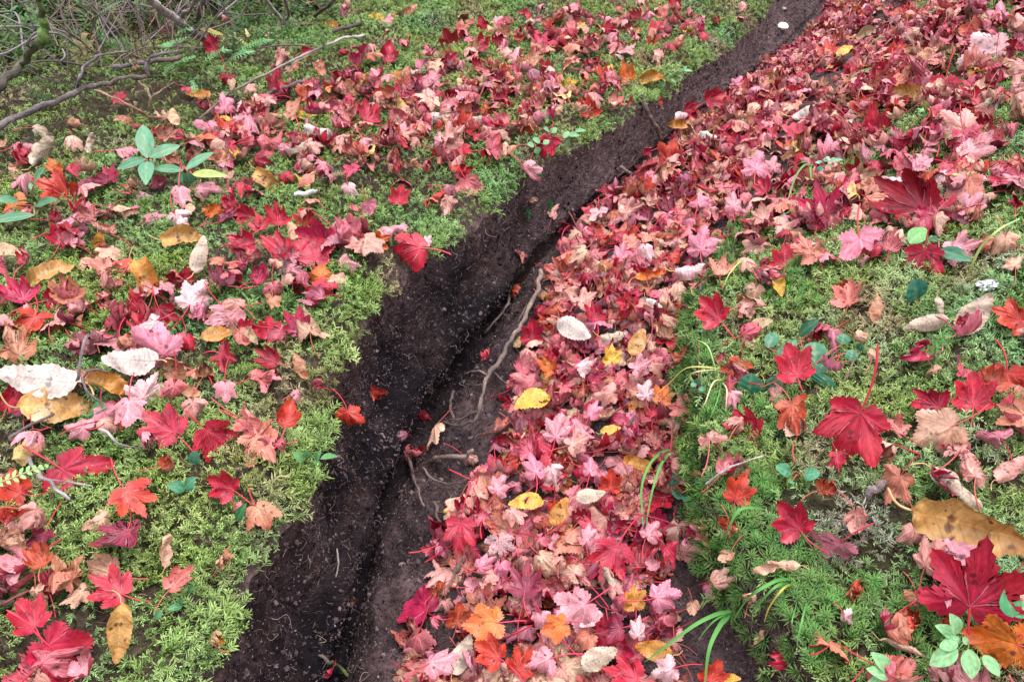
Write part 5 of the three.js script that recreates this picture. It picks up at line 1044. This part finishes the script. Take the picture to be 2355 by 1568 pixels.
plant('leafy_sprig', 'green sprig with oval leaves on the mossy brink below the dangling rusty leaf', 'sprig', [712, 1062], [[698, 1060, 0.03, 672, 1040, 0.04, 24], [706, 1054, 0.03, 704, 1034, 0.05, 18], [724, 1056, 0.03, 738, 1038, 0.05, 18], [736, 1056, 0.04, 778, 1050, 0.05, 19], [718, 1062, 0.03, 738, 1066, 0.03, 14]], { round: 0.35, matte: true, c0: [0.10, 0.34, 0.12], c1: [0.16, 0.44, 0.16], stem: 1.6 });
plant('evergreen_seedling', 'dark glossy green leaves in moss between the two lower left reds', 'seedling', [424, 1130], [[424, 1124, 0.03, 382, 1116, 0.035, 30], [424, 1122, 0.03, 450, 1098, 0.05, 26], [428, 1126, 0.03, 450, 1118, 0.03, 20]], { round: 0.45, c0: [0.04, 0.20, 0.11], c1: [0.06, 0.27, 0.15], stem: 1.8 });
plant('evergreen_seedling', 'single round bluish green leaf above the bright lower left red', 'seedling', [446, 1066], [[446, 1068, 0.02, 447, 1036, 0.05, 28]], { round: 0.8, c0: [0.05, 0.24, 0.16], c1: [0.08, 0.30, 0.2], stem: 1.8 });
plant('evergreen_seedling', 'dark green upright leaf beside the red leaf with curled brown underside', 'seedling', [548, 1200], [[544, 1198, 0.02, 566, 1156, 0.06, 24]], { round: 0.5, c0: [0.03, 0.17, 0.06], c1: [0.04, 0.22, 0.07], stem: 1.8 });
plant('evergreen_seedling', 'low dark green leaves right of the tall red stalk, lower left', 'seedling', [412, 1390], [[418, 1392, 0.02, 384, 1402, 0.03, 18], [414, 1390, 0.02, 420, 1374, 0.04, 16], [430, 1362, 0.02, 448, 1350, 0.04, 18], [356, 1424, 0.02, 372, 1404, 0.03, 18]], { round: 0.4, c0: [0.05, 0.2, 0.09], c1: [0.06, 0.26, 0.1], stem: 1.6 });
plant('evergreen_seedling', 'dark green leaf half hidden below the whitish leaf, left of the pink ones', 'seedling', [232, 950], [[206, 944, 0.02, 244, 936, 0.04, 34]], { round: 0.5, c0: [0.04, 0.2, 0.06], c1: [0.06, 0.26, 0.08], stem: 2 });
const GLOSS = { round: 0.85, c0: [0.022, 0.155, 0.085], c1: [0.03, 0.19, 0.10], stem: 2, stemColor: [0.3, 0.08, 0.05] };
plant('wintergreen', 'creeping plant with round glossy dark leaves on the right bank', 'plant', [1850, 866], [[1874, 834, 0.03, 1874, 786, 0.05, 54], [1722, 906, 0.02, 1728, 858, 0.05, 54], [1888, 886, 0.02, 1900, 862, 0.035, 60], [1936, 792, 0.03, 1942, 768, 0.04, 32], [1956, 830, 0.02, 1962, 804, 0.03, 28], [1974, 804, 0.02, 1984, 792, 0.03, 20], [1908, 904, 0.01, 1912, 884, 0.02, 20], [1772, 906, 0.02, 1790, 864, 0.04, 42], [1786, 830, 0.03, 1832, 782, 0.05, 30], [1838, 772, 0.03, 1884, 734, 0.05, 26], [1766, 800, 0.02, 1784, 764, 0.04, 30], [1876, 868, 0.02, 1892, 838, 0.03, 30]], GLOSS);
plant('wintergreen', 'lone round dark green leaf standing in moss below the crimson hanging one', 'plant', [2112, 700], [[2108, 690, 0.02, 2100, 642, 0.06, 54]], { ...GLOSS, c0: [0.02, 0.17, 0.11], c1: [0.04, 0.22, 0.15] });
plant('wintergreen', 'two pointed green leaves under the red litter of the upper right bank', 'plant', [2150, 560], [[2092, 560, 0.03, 2130, 524, 0.05, 42, [[0.10, 0.34, 0.08], [0.14, 0.4, 0.1]]], [2160, 575, 0.03, 2236, 600, 0.03, 36], [2130, 548, 0.02, 2156, 556, 0.03, 24], [1998, 438, 0.03, 2032, 430, 0.03, 26, [[0.10, 0.26, 0.24], [0.13, 0.3, 0.27]]]], { ...GLOSS, round: 0.3 });
plant('wintergreen', 'cluster of small round bluish leaves on the mossy edge by the trail', 'plant', [1576, 1138], [[1560, 1120, 0.02, 1548, 1090, 0.04, 32], [1564, 1130, 0.02, 1558, 1148, 0.02, 34], [1580, 1136, 0.02, 1592, 1168, 0.02, 34], [1586, 1122, 0.02, 1592, 1114, 0.03, 18], [1594, 1118, 0.02, 1612, 1108, 0.03, 24]], { ...GLOSS, c0: [0.06, 0.27, 0.17], c1: [0.09, 0.33, 0.22] });
plant('wintergreen', 'three small round green leaves above the shrivelled red-brown leaf', 'plant', [1836, 1100], [[1820, 1090, 0.02, 1784, 1072, 0.04, 30], [1848, 1094, 0.02, 1886, 1088, 0.03, 30], [1822, 1106, 0.02, 1820, 1112, 0.02, 14]], { ...GLOSS, c0: [0.04, 0.24, 0.12], c1: [0.06, 0.30, 0.16] });
plant('wintergreen', 'tiny bluish three-leaved plant in dry grass at the mossy edge', 'plant', [1606, 895], [[1604, 884, 0.02, 1608, 868, 0.04, 18], [1600, 890, 0.02, 1590, 880, 0.03, 14], [1608, 890, 0.02, 1620, 900, 0.02, 14], [1606, 760, 0.02, 1614, 764, 0.03, 14]], { ...GLOSS, round: 0.4, c0: [0.09, 0.33, 0.2], c1: [0.12, 0.4, 0.25], stem: 1.4 });
plant('bright_sapling', 'bright pale green seedling at the lower right beside the huge crimson leaf', 'seedling', [2214, 1486], [[2206, 1456, 0.09, 2184, 1410, 0.12, 34], [2200, 1466, 0.08, 2150, 1438, 0.10, 30], [2196, 1486, 0.08, 2180, 1460, 0.09, 36], [2204, 1494, 0.08, 2138, 1530, 0.07, 42], [2228, 1492, 0.08, 2236, 1562, 0.06, 40], [2214, 1466, 0.09, 2226, 1482, 0.08, 16], [2262, 1506, 0.07, 2300, 1556, 0.05, 30], [2186, 1498, 0.08, 2176, 1468, 0.09, 40]], { matte: true, round: 0.2, c0: [0.22, 0.50, 0.22], c1: [0.30, 0.60, 0.28], stem: 2 });
plant('bright_sapling', 'bright green seedling at the bottom edge, left of the larger one', 'seedling', [2052, 1556], [[2050, 1546, 0.05, 2002, 1500, 0.08, 36], [2046, 1556, 0.05, 1992, 1538, 0.06, 30], [2050, 1562, 0.04, 1990, 1580, 0.04, 34], [2056, 1552, 0.05, 2060, 1540, 0.06, 12]], { matte: true, round: 0.2, c0: [0.2, 0.46, 0.2], c1: [0.26, 0.54, 0.24], stem: 2 });
plant('glossy_seedling', 'glossy deep green leaf pair at the right edge below the huge crimson leaf', 'seedling', [2330, 1422], [[2330, 1420, 0.06, 2314, 1352, 0.08, 46], [2330, 1416, 0.06, 2372, 1388, 0.07, 40]], { ...GLOSS, round: 0.4, c0: [0.05, 0.27, 0.10], c1: [0.07, 0.33, 0.13] });
plant('leafy_sprig', 'little pale blue-green sprig on the lilac-pink leaf, upper right', 'sprig', [1896, 392], [[1890, 376, 0.05, 1876, 372, 0.05, 12], [1896, 372, 0.05, 1902, 362, 0.06, 10], [1904, 372, 0.05, 1940, 368, 0.06, 12], [1900, 380, 0.05, 1912, 392, 0.04, 18], [1894, 384, 0.05, 1880, 398, 0.04, 18], [1900, 366, 0.06, 1908, 360, 0.06, 8]], { matte: true, round: 0.3, c0: [0.2, 0.5, 0.34], c1: [0.26, 0.56, 0.4], stem: 1.2 });

// needle-leaved sprouts: a stem with flat needles on both sides or all round
function needleSprig(name, label, category, pts, len, wpx, c0, c1, round) {
  const P = pts.map((p) => above(...p)), o = new THREE.Group(); o.name = numbered(name); o.position.copy(P[0]); scene.add(o);
  const cv = new THREE.CatmullRomCurve3(P), dep = project(P[0])[2], L = len * dep / F, W = wpx * dep / F, total = cv.getLength(), n = Math.max(7, Math.min(36, Math.round(total / (W * 2.1)))), r = rng(pts[0][0] * 3 + pts[0][1] | 0), pos = [], nor = [], col = [];
  for (let i = 0; i <= n; i++) {
    const u = i / n, p = cv.getPointAt(u), d = cv.getTangentAt(u), see = camera.position.clone().sub(p).normalize().lerp(UP, 0.5).normalize(), s = V(0, 0, 0).crossVectors(d, see).normalize(), nn = V(0, 0, 0).crossVectors(s, d).normalize();
    for (const q of round ? [0, 1, 2, 3] : [-1, 1]) {
      const a = round ? q * 1.57 + i * 2.4 : 0, out = round ? s.clone().multiplyScalar(Math.cos(a)).addScaledVector(nn, Math.sin(a)) : s.clone().multiplyScalar(q), dir = out.multiplyScalar(0.9).addScaledVector(d, 0.5 + 0.3 * u).addScaledVector(nn, 0.1 * (r() - 0.3)).normalize(), k = L * (round ? 1 : Math.sin(Math.PI * (0.2 + 0.7 * u))) * (0.85 + 0.3 * r()), e = p.clone().addScaledVector(dir, k), wd = V(0, 0, 0).crossVectors(dir, nn).normalize().multiplyScalar(W * 0.6), m = p.clone().addScaledVector(dir, k * 0.6).addScaledVector(nn, W * 0.3);
      const quad = [p.clone().addScaledVector(wd, 0.5), p.clone().addScaledVector(wd, -0.5), m.clone().addScaledVector(wd, -1), e, m.clone().addScaledVector(wd, 1)], cc = mix3(c0, c1, r());
      const gn = quad[1].clone().sub(quad[0]).cross(quad[2].clone().sub(quad[0])); for (const t of [[0, 1, 2], [0, 2, 4], [4, 2, 3]]) for (const z of gn.dot(nn) < 0 ? [t[0], t[2], t[1]] : t) { pos.push(quad[z].x - P[0].x, quad[z].y - P[0].y, quad[z].z - P[0].z); nor.push(nn.x, nn.y, nn.z); col.push(...cc); }
    }
  }
  mesh('needles', rawGeometry(pos, nor, col), matteGreen, o);
  const st = tube(P, W * 0.45, W * 0.25, 5, [0.25, 0.2, 0.1]); st.translate(-P[0].x, -P[0].y, -P[0].z); mesh('stem', st, woodyMat, o);
  return tag(o, label, category, { hemlock_sprig: 'hemlock sprigs at the upper left', dried_sprig: 'dried needle sprigs', fir_sprout: 'needle-leaved sprouts' }[name]);
}
const HEM0 = [0.05, 0.22, 0.07], HEM1 = [0.10, 0.36, 0.13], PALEN = [0.30, 0.58, 0.22];
needleSprig('hemlock_sprig', 'hemlock sprig curving up right of the forked branch tip', 'conifer sprig', [[352, 130, 0.08], [372, 112, 0.12], [402, 95, 0.14], [432, 86, 0.14]], 13, 3.4, HEM0, HEM1);
needleSprig('hemlock_sprig', 'hemlock sprig lying under the straight grey stick', 'conifer sprig', [[378, 164, 0.05], [398, 150, 0.08], [420, 138, 0.1], [446, 130, 0.1]], 11, 3.2, HEM0, HEM1);
needleSprig('hemlock_sprig', 'hemlock sprig touching the pale dead stem halfway down', 'conifer sprig', [[408, 74, 0.16], [425, 68, 0.17], [442, 68, 0.16]], 10, 3.2, HEM0, HEM1);
needleSprig('hemlock_sprig', 'hemlock sprig in front of the dark red leaf at upper left', 'conifer sprig', [[472, 138, 0.06], [490, 126, 0.09], [510, 116, 0.1], [530, 116, 0.08]], 12, 3.4, HEM0, HEM1);
needleSprig('hemlock_sprig', 'hemlock sprig right of the dark red leaf at upper left', 'conifer sprig', [[516, 150, 0.05], [535, 132, 0.08], [560, 122, 0.09], [584, 118, 0.07]], 13, 3.4, HEM0, HEM1);
needleSprig('hemlock_sprig', 'hemlock sprig under the pale hooked twigs near the top', 'conifer sprig', [[556, 112, 0.06], [580, 102, 0.09], [606, 94, 0.09], [628, 92, 0.06]], 11, 3.2, HEM0, HEM1);
needleSprig('hemlock_sprig', 'small drooping hemlock sprig over the tan curled leaf', 'conifer sprig', [[440, 186, 0.07], [446, 200, 0.07], [444, 214, 0.06]], 10, 3.2, HEM0, HEM1);
needleSprig('hemlock_sprig', 'dark hemlock bough at the top edge behind the dead branches', 'conifer sprig', [[205, 88, 0.2], [212, 55, 0.26], [236, 26, 0.32], [280, 2, 0.36]], 16, 4, [0.025, 0.12, 0.04], [0.05, 0.2, 0.07]);
needleSprig('dried_sprig', 'dried yellow needle sprig beside the pale dead stem', 'dried sprig', [[462, 66, 0.1], [486, 72, 0.11], [510, 80, 0.1]], 9, 3, [0.42, 0.36, 0.07], [0.5, 0.42, 0.14]);
needleSprig('dried_sprig', 'dried straw-coloured sprig right of the yellow one', 'dried sprig', [[534, 76, 0.06], [548, 88, 0.07], [562, 100, 0.06]], 9, 3, [0.46, 0.36, 0.16], [0.55, 0.45, 0.24]);
needleSprig('dried_sprig', 'upright straw-coloured sprig above the hemlock sprigs', 'dried sprig', [[570, 100, 0.05], [570, 84, 0.09], [564, 68, 0.12]], 8, 3, [0.46, 0.36, 0.16], [0.55, 0.45, 0.24]);
needleSprig('yew_sprig', 'bright green flat-needled sprig entering at the left edge', 'conifer sprig', [[-20, 1116, 0.12], [20, 1102, 0.12], [60, 1086, 0.12], [104, 1072, 0.12]], 18, 7, [0.16, 0.42, 0.10], [0.24, 0.52, 0.15]);
needleSprig('fir_sprout', 'pale green whorled needle sprout on the right bank', 'conifer seedling', [[2144, 834, 0.02], [2150, 812, 0.05], [2158, 786, 0.08], [2168, 772, 0.1]], 24, 5, [0.2, 0.44, 0.14], PALEN, true);
needleSprig('fir_sprout', 'small starry pale green sprout beside the balled-up pinkish leaf', 'conifer seedling', [[2126, 268, 0.02], [2126, 256, 0.05], [2124, 246, 0.07]], 18, 4, [0.2, 0.44, 0.18], PALEN, true);
needleSprig('fir_sprout', 'dark green starry sprout on the far soil wall', 'conifer seedling', [[1265, 482, 0.005], [1266, 474, 0.02], [1267, 466, 0.03]], 10, 3, [0.05, 0.24, 0.08], [0.08, 0.32, 0.1], true);
needleSprig('fir_sprout', 'dark green starry sprout low on the wall under the dangling pinkish leaf', 'conifer seedling', [[1214, 500, 0.005], [1214, 494, 0.015], [1215, 488, 0.025]], 9, 3, [0.05, 0.24, 0.08], [0.08, 0.32, 0.1], true);
needleSprig('fir_sprout', 'tiny green sprout on the wall top right of the pinkish dangling leaf', 'conifer seedling', [[1240, 410, 0.005], [1240, 402, 0.015], [1241, 396, 0.025]], 9, 3, [0.05, 0.24, 0.08], [0.08, 0.32, 0.1], true);

// grass: each clump a thing, each blade a part
function grass(label, blades, c0 = [0.045, 0.15, 0.03], c1 = [0.10, 0.29, 0.065]) {
  const o = new THREE.Group(); o.name = numbered('grass_tuft'); const f = above(...blades[0].pts[0]); o.position.copy(f); scene.add(o);
  for (const b of blades) {
    const P = b.pts.map((p) => above(...p)), cv = new THREE.CatmullRomCurve3(P), W = (b.w || 7) * 0.85 * project(P[0])[2] / F / 2, N = 18, pos = [], nor = [], col = [], k0 = b.c || c0, k1 = b.c1 || b.c || c1, idx = [];
    for (let i = 0; i <= N; i++) { const u = i / N, p = cv.getPointAt(u).sub(f), d = cv.getTangentAt(u), see = camera.position.clone().sub(p).sub(f).normalize().lerp(UP, 0.4), s = V(0, 0, 0).crossVectors(d, see).normalize(), n = V(0, 0, 0).crossVectors(s, d), w = W * Math.pow(1 - u, 0.55) * (0.55 + 0.45 * Math.min(1, u * 5)); for (const [q, h] of [[-1, 0.35], [0, -0.1], [1, 0.35]]) { const e = p.clone().addScaledVector(s, q * w).addScaledVector(n, h * w); pos.push(e.x, e.y, e.z); nor.push(n.x - s.x * q * 0.4, n.y - s.y * q * 0.4, n.z - s.z * q * 0.4); col.push(...mix3(k0, k1, clamp(u + 0.25 * noise(u * 6, q, P[0].x * 9), 0, 1))); } }
    for (let i = 0; i < N; i++) for (const q of [0, 1]) { const a = i * 3 + q; idx.push(a, a + 1, a + 3, a + 1, a + 4, a + 3); }
    const g = new THREE.BufferGeometry(); g.setAttribute('position', new THREE.Float32BufferAttribute(pos, 3)); g.setAttribute('normal', new THREE.Float32BufferAttribute(nor, 3)); g.setAttribute('color', new THREE.Float32BufferAttribute(col, 3)); g.setIndex(idx); mesh('blade', g, matteGreen, o);
  }
  return tag(o, label, 'grass', 'grass tufts');
}
const STRAW = [0.46, 0.42, 0.20], STRAW1 = [0.58, 0.50, 0.30];
grass('two long grass blades curving down over the trail from the mossy edge', [{ pts: [[1548, 1030, 0.03], [1515, 1045, 0.08], [1490, 1075, 0.10], [1475, 1122, 0.09], [1476, 1170, 0.07], [1482, 1250, 0.04]], w: 9 }, { pts: [[1550, 1034, 0.03], [1525, 1060, 0.08], [1505, 1110, 0.1], [1490, 1180, 0.07], [1484, 1235, 0.04]], w: 9 }]);
grass('yellowing grass and dry straws on the mossy edge by the trail', [{ pts: [[1652, 848, 0.02], [1620, 844, 0.06], [1580, 846, 0.08], [1540, 880, 0.08], [1502, 914, 0.05]], w: 5, c: [0.36, 0.46, 0.12], c1: [0.6, 0.5, 0.14] }, { pts: [[1648, 850, 0.02], [1600, 855, 0.05], [1574, 880, 0.05], [1564, 930, 0.04], [1580, 980, 0.02], [1590, 1040, 0.01]], w: 4, c: STRAW, c1: STRAW1 }, { pts: [[1660, 868, 0.02], [1650, 920, 0.04], [1634, 960, 0.03], [1630, 972, 0.01]], w: 4 }, { pts: [[1664, 874, 0.02], [1640, 880, 0.05], [1620, 930, 0.03], [1600, 940, 0.01]], w: 4, c: STRAW, c1: STRAW1 }, { pts: [[1645, 845, 0.02], [1630, 800, 0.05], [1600, 780, 0.04]], w: 4, c: STRAW, c1: [0.2, 0.5, 0.12] }, { pts: [[1668, 852, 0.02], [1700, 835, 0.06], [1720, 850, 0.05]], w: 4 }, { pts: [[1662, 880, 0.02], [1672, 900, 0.04], [1668, 950, 0.02]], w: 5, c: STRAW, c1: STRAW1 }]);
grass('three broad grass blades hanging over bare soil at the bottom right of the trail', [{ pts: [[1682, 1406, 0.04], [1650, 1412, 0.1], [1600, 1436, 0.11], [1540, 1480, 0.09], [1480, 1524, 0.05]], w: 13 }, { pts: [[1678, 1412, 0.04], [1655, 1440, 0.09], [1632, 1490, 0.09], [1620, 1580, 0.04]], w: 15 }, { pts: [[1672, 1410, 0.04], [1640, 1430, 0.06], [1606, 1470, 0.03]], w: 6 }]);
grass('fan of grass blades at the foot of the right bank near the bottom', [{ pts: [[1822, 1332, 0.02], [1780, 1338, 0.08], [1740, 1360, 0.1], [1706, 1396, 0.08], [1686, 1430, 0.05]], w: 11 }, { pts: [[1818, 1338, 0.02], [1780, 1352, 0.08], [1745, 1390, 0.08], [1728, 1412, 0.05]], w: 9 }, { pts: [[1822, 1342, 0.02], [1795, 1360, 0.07], [1770, 1396, 0.06], [1757, 1432, 0.04]], w: 8, c1: [0.6, 0.48, 0.1] }]);
grass('single arched grass blade above the shrivelled red-brown leaf', [{ pts: [[1760, 1172, 0.03], [1730, 1168, 0.08], [1700, 1172, 0.1], [1678, 1210, 0.08], [1664, 1260, 0.04]], w: 10 }]);
grass('drooping thin grass at the lower right bank by the haircap moss', [{ pts: [[1856, 1385, 0.03], [1844, 1430, 0.07], [1834, 1480, 0.05], [1836, 1500, 0.03]], w: 7 }, { pts: [[1830, 1396, 0.03], [1822, 1430, 0.05], [1824, 1460, 0.03]], w: 5 }]);
grass('curved grass blade over the bright red cupped leaf', [{ pts: [[1726, 594, 0.03], [1700, 604, 0.07], [1676, 632, 0.07], [1660, 668, 0.03]], w: 6, c1: [0.45, 0.5, 0.12] }, { pts: [[1706, 598, 0.03], [1660, 620, 0.05]], w: 5 }]);
grass('small curved blades at the mossy edge under the bright lilac-pink leaf', [{ pts: [[1602, 726, 0.02], [1580, 732, 0.05], [1564, 756, 0.03]], w: 5 }, { pts: [[1592, 628, 0.02], [1572, 632, 0.04], [1556, 660, 0.02]], w: 4 }, { pts: [[1578, 632, 0.02], [1588, 624, 0.04], [1592, 640, 0.03]], w: 3 }]);
grass('grass clump beside the little pale blue-green sprig, upper right', [{ pts: [[1874, 384, 0.03], [1850, 380, 0.09], [1832, 402, 0.09], [1818, 440, 0.06], [1812, 478, 0.03]], w: 7 }, { pts: [[1870, 372, 0.03], [1864, 390, 0.06], [1868, 424, 0.03]], w: 9 }, { pts: [[1876, 376, 0.03], [1846, 372, 0.07], [1824, 386, 0.05]], w: 5 }]);
grass('pale grass tuft arching over the far right litter', [{ pts: [[2014, 158, 0.03], [1990, 160, 0.08], [1962, 176, 0.09], [1944, 214, 0.05]], w: 5 }, { pts: [[2010, 160, 0.03], [1990, 166, 0.06], [1972, 200, 0.03]], w: 4, c1: STRAW1 }, { pts: [[2016, 164, 0.03], [2000, 170, 0.06], [1988, 186, 0.04]], w: 4 }]);
grass('pale arching grass near the pale yellow toothed leaf', [{ pts: [[2064, 98, 0.03], [2046, 82, 0.08], [2014, 90, 0.08], [1994, 112, 0.05]], w: 5 }, { pts: [[2066, 100, 0.03], [2044, 95, 0.06], [2030, 100, 0.05]], w: 4, c1: STRAW1 }]);
grass('upright grass blades at the top right above the litter', [{ pts: [[2164, 66, 0.02], [2168, 46, 0.08], [2178, 14, 0.16]], w: 6 }, { pts: [[2176, 60, 0.02], [2182, 40, 0.08], [2192, 14, 0.12]], w: 5 }, { pts: [[2232, 60, 0.02], [2230, 30, 0.1], [2228, -10, 0.18]], w: 8 }, { pts: [[2090, 22, 0.03], [2108, 6, 0.1], [2124, -8, 0.14]], w: 4 }]);
grass('long grass blade bent beside the curled brown leaf at the right', [{ pts: [[2222, 646, 0.02], [2236, 610, 0.06], [2258, 566, 0.09], [2290, 534, 0.1], [2350, 500, 0.08]], w: 8, c: [0.4, 0.42, 0.12], c1: [0.18, 0.45, 0.14] }]);
grass('pale blade along the lower left edge of the upper right litter', [{ pts: [[1870, 470, 0.02], [1840, 474, 0.05], [1800, 496, 0.05], [1776, 520, 0.03]], w: 5 }]);

// a mushroom cap and a lichen lump
{
  const g = onGround(1798, 72), s = 24 * g.depth / F, o = new THREE.Group(); o.name = 'mushroom'; o.position.copy(g.p).y += 0.012; scene.add(o);
  const prof = [[0, 0.62], [0.3, 0.60], [0.55, 0.48], [0.72, 0.28], [0.74, 0.16], [0.66, 0.12], [0.3, 0.16], [0, 0.18]].map(([x, y]) => new THREE.Vector2(x * s * 0.75, y * s * 0.8 + s * 0.05)), cap = new THREE.LatheGeometry(prof, 24), p = cap.attributes.position; for (let i = 0; i < p.count; i++) { const f = 1 + 0.18 * noise(p.getX(i) / s * 2, p.getZ(i) / s * 2, 4); p.setX(i, p.getX(i) * f); p.setZ(i, p.getZ(i) * f); } cap.computeVertexNormals();
  mesh('cap', cap, new THREE.MeshStandardMaterial({ color: new THREE.Color().setRGB(0.82, 0.80, 0.74), roughness: 0.6 }), o);
  mesh('stem', new THREE.CylinderGeometry(s * 0.15, s * 0.2, s * 0.3, 12).translate(0, s * 0.08, 0), new THREE.MeshStandardMaterial({ color: new THREE.Color().setRGB(0.7, 0.66, 0.58), roughness: 0.7 }), o);
  tag(o, 'small white mushroom cap at the far left margin of the trail', 'mushroom');
  const h = onGround(2268, 664), q = 40 * h.depth / F, geo = new THREE.IcosahedronGeometry(q * 0.5, 4), pp = geo.attributes.position, cl = [];
  for (let i = 0; i < pp.count; i++) { const v = V(pp.getX(i), pp.getY(i), pp.getZ(i)), f = 1 + 0.8 * fbm(v.x / q * 4, v.y / q * 4, v.z / q * 4, 3); pp.setXYZ(i, v.x * f * 1.4, v.y * f * 0.45, v.z * f * 0.8); const w = clamp(0.35 + 2.2 * noise(v.x / q * 9, v.y / q * 9, v.z / q * 9), 0.03, 0.62); cl.push(w, w, w * 1.02); }
  geo.setAttribute('color', new THREE.Float32BufferAttribute(cl, 3)); geo.computeVertexNormals();
  const l = mesh('lichen_bark', geo, woodyMat); l.position.copy(h.p).y += 0.01; l.rotation.y = 0.4; tag(l, 'lump of bark crusted with grey-white lichen right of the lone round leaf', 'bark');
}
// ---------- the thicket behind the bank ----------
{
  const r = rng(2024), twigs = stuffGroup('dead_twig_tangle', 'tangle of thin dead twigs in the shade at the upper left', 'twigs'), shrubs = stuffGroup('undergrowth', 'dim green undergrowth filling the upper left corner behind the bank', 'undergrowth');
  const T = [], A = [], one = [1, 1, 1], tw = [];
  for (let k = 0; k < 6; k++) { const b = () => (r() - 0.5) * 0.22, parts = [tube([V(0, 0, 0), V(b(), b(), 0.3), V(b() * 1.5, b() * 1.5, 0.65), V(b() * 2, b() * 2, 1)], 0.007, 0.003, 5, one)]; for (let m = 0; m < 4; m++) { const z = 0.2 + 0.18 * m, a = r() * 6.28, l = 0.25 * (1.2 - z); parts.push(tube([V(0, 0, z), V(Math.cos(a) * l * 0.5, Math.sin(a) * l * 0.5, z + l * 0.35), V(Math.cos(a) * l, Math.sin(a) * l, z + l * 0.9)], 0.006, 0.003, 4, one)); } tw.push(mergeGeometries(parts)); }
  const spots = patches([[330, 90, 130, 1], [200, 170, 130, 0.8], [520, 30, 120, 0.9], [400, 150, 90, 0.8], [100, 60, 150, 0.6], [250, 240, 70, 0.5], [740, 20, 60, 0.5]]);
  for (let i = 0; i < 9000; i++) { const s = sampleGround(0, r), w = spots(s.p); if (r() > w * 0.3) continue; const lay = r() < 0.6, n = lay ? V(r() - 0.5, 0.25 * r() + 0.05, r() - 0.5).normalize() : V((r() - 0.5) * 1.2, 1, (r() - 0.5) * 1.2).normalize(), q = new THREE.Quaternion().setFromUnitVectors(V(0, 0, 1), n), L = (lay ? 0.25 : 0.14) + 0.35 * r(), c = [[0.17, 0.14, 0.14], [0.12, 0.085, 0.08], [0.24, 0.15, 0.11], [0.07, 0.05, 0.05]][r() * 4 | 0]; T.push([new THREE.Matrix4().compose(s.p.clone().add(V(0, 0.01 + (lay ? 0.06 * r() : 0), 0)), q, V(L, L, L)), c]); }
  scatter('twig', tw, woodyMat, T, twigs);
  // leafy stems of low shrubs
  const pos = [], nor = [], col = [];
  const leafy = [1, 2, 3].map((k) => { const ps = [], ns = [], cs = [], q = rng(k * 91); for (let i = 0; i < 26; i++) { const u = i / 26, a = i * 2.4 + q(), p = V(0.06 * Math.sin(u * 5 + k), 0.06 * Math.cos(u * 4), u), d = V(Math.cos(a), Math.sin(a), 0.45 * q()).normalize(); blade2(ps, ns, cs, p, p.clone().addScaledVector(d, 0.16 + 0.14 * q()), 0.05, V(-Math.sin(a), Math.cos(a), 0), [0.03, 0.085, 0.022], [0.075, 0.19, 0.045]); } return rawGeometry(ps, ns, cs); });
  const deep = patches([[60, 40, 220, 1], [280, 30, 200, 0.8], [560, -10, 120, 0.9], [120, 140, 120, 0.5], [460, 0, 100, 0.7], [700, -20, 100, 0.5], [-150, 100, 300, 0.9], [200, -120, 400, 1], [520, -120, 300, 0.9]]);
  for (let i = 0; i < 26000; i++) { const s = sampleGround(0, r), w = deep(s.p); if (r() > w * 0.26) continue; const n = V((r() - 0.5) * 1.3, 1, (r() - 0.5) * 1.3).normalize(), q = new THREE.Quaternion().setFromUnitVectors(V(0, 0, 1), n), L = 0.05 + 0.13 * r(), v = 0.35 + 0.7 * r(), dead = r() < 0.3; A.push([new THREE.Matrix4().compose(s.p, q, V(L, L, L)), dead ? [v * 2.6, v * 0.9, v * 1.3] : [v * (0.9 + 0.9 * r() * r()), v, v * (0.6 + 0.6 * r())]]); }
  scatter('leafy_stem', leafy, mossMat, A, shrubs);
  console.log('twigs', T.length, 'shrubs', A.length);
}
renderer.render(scene, camera);
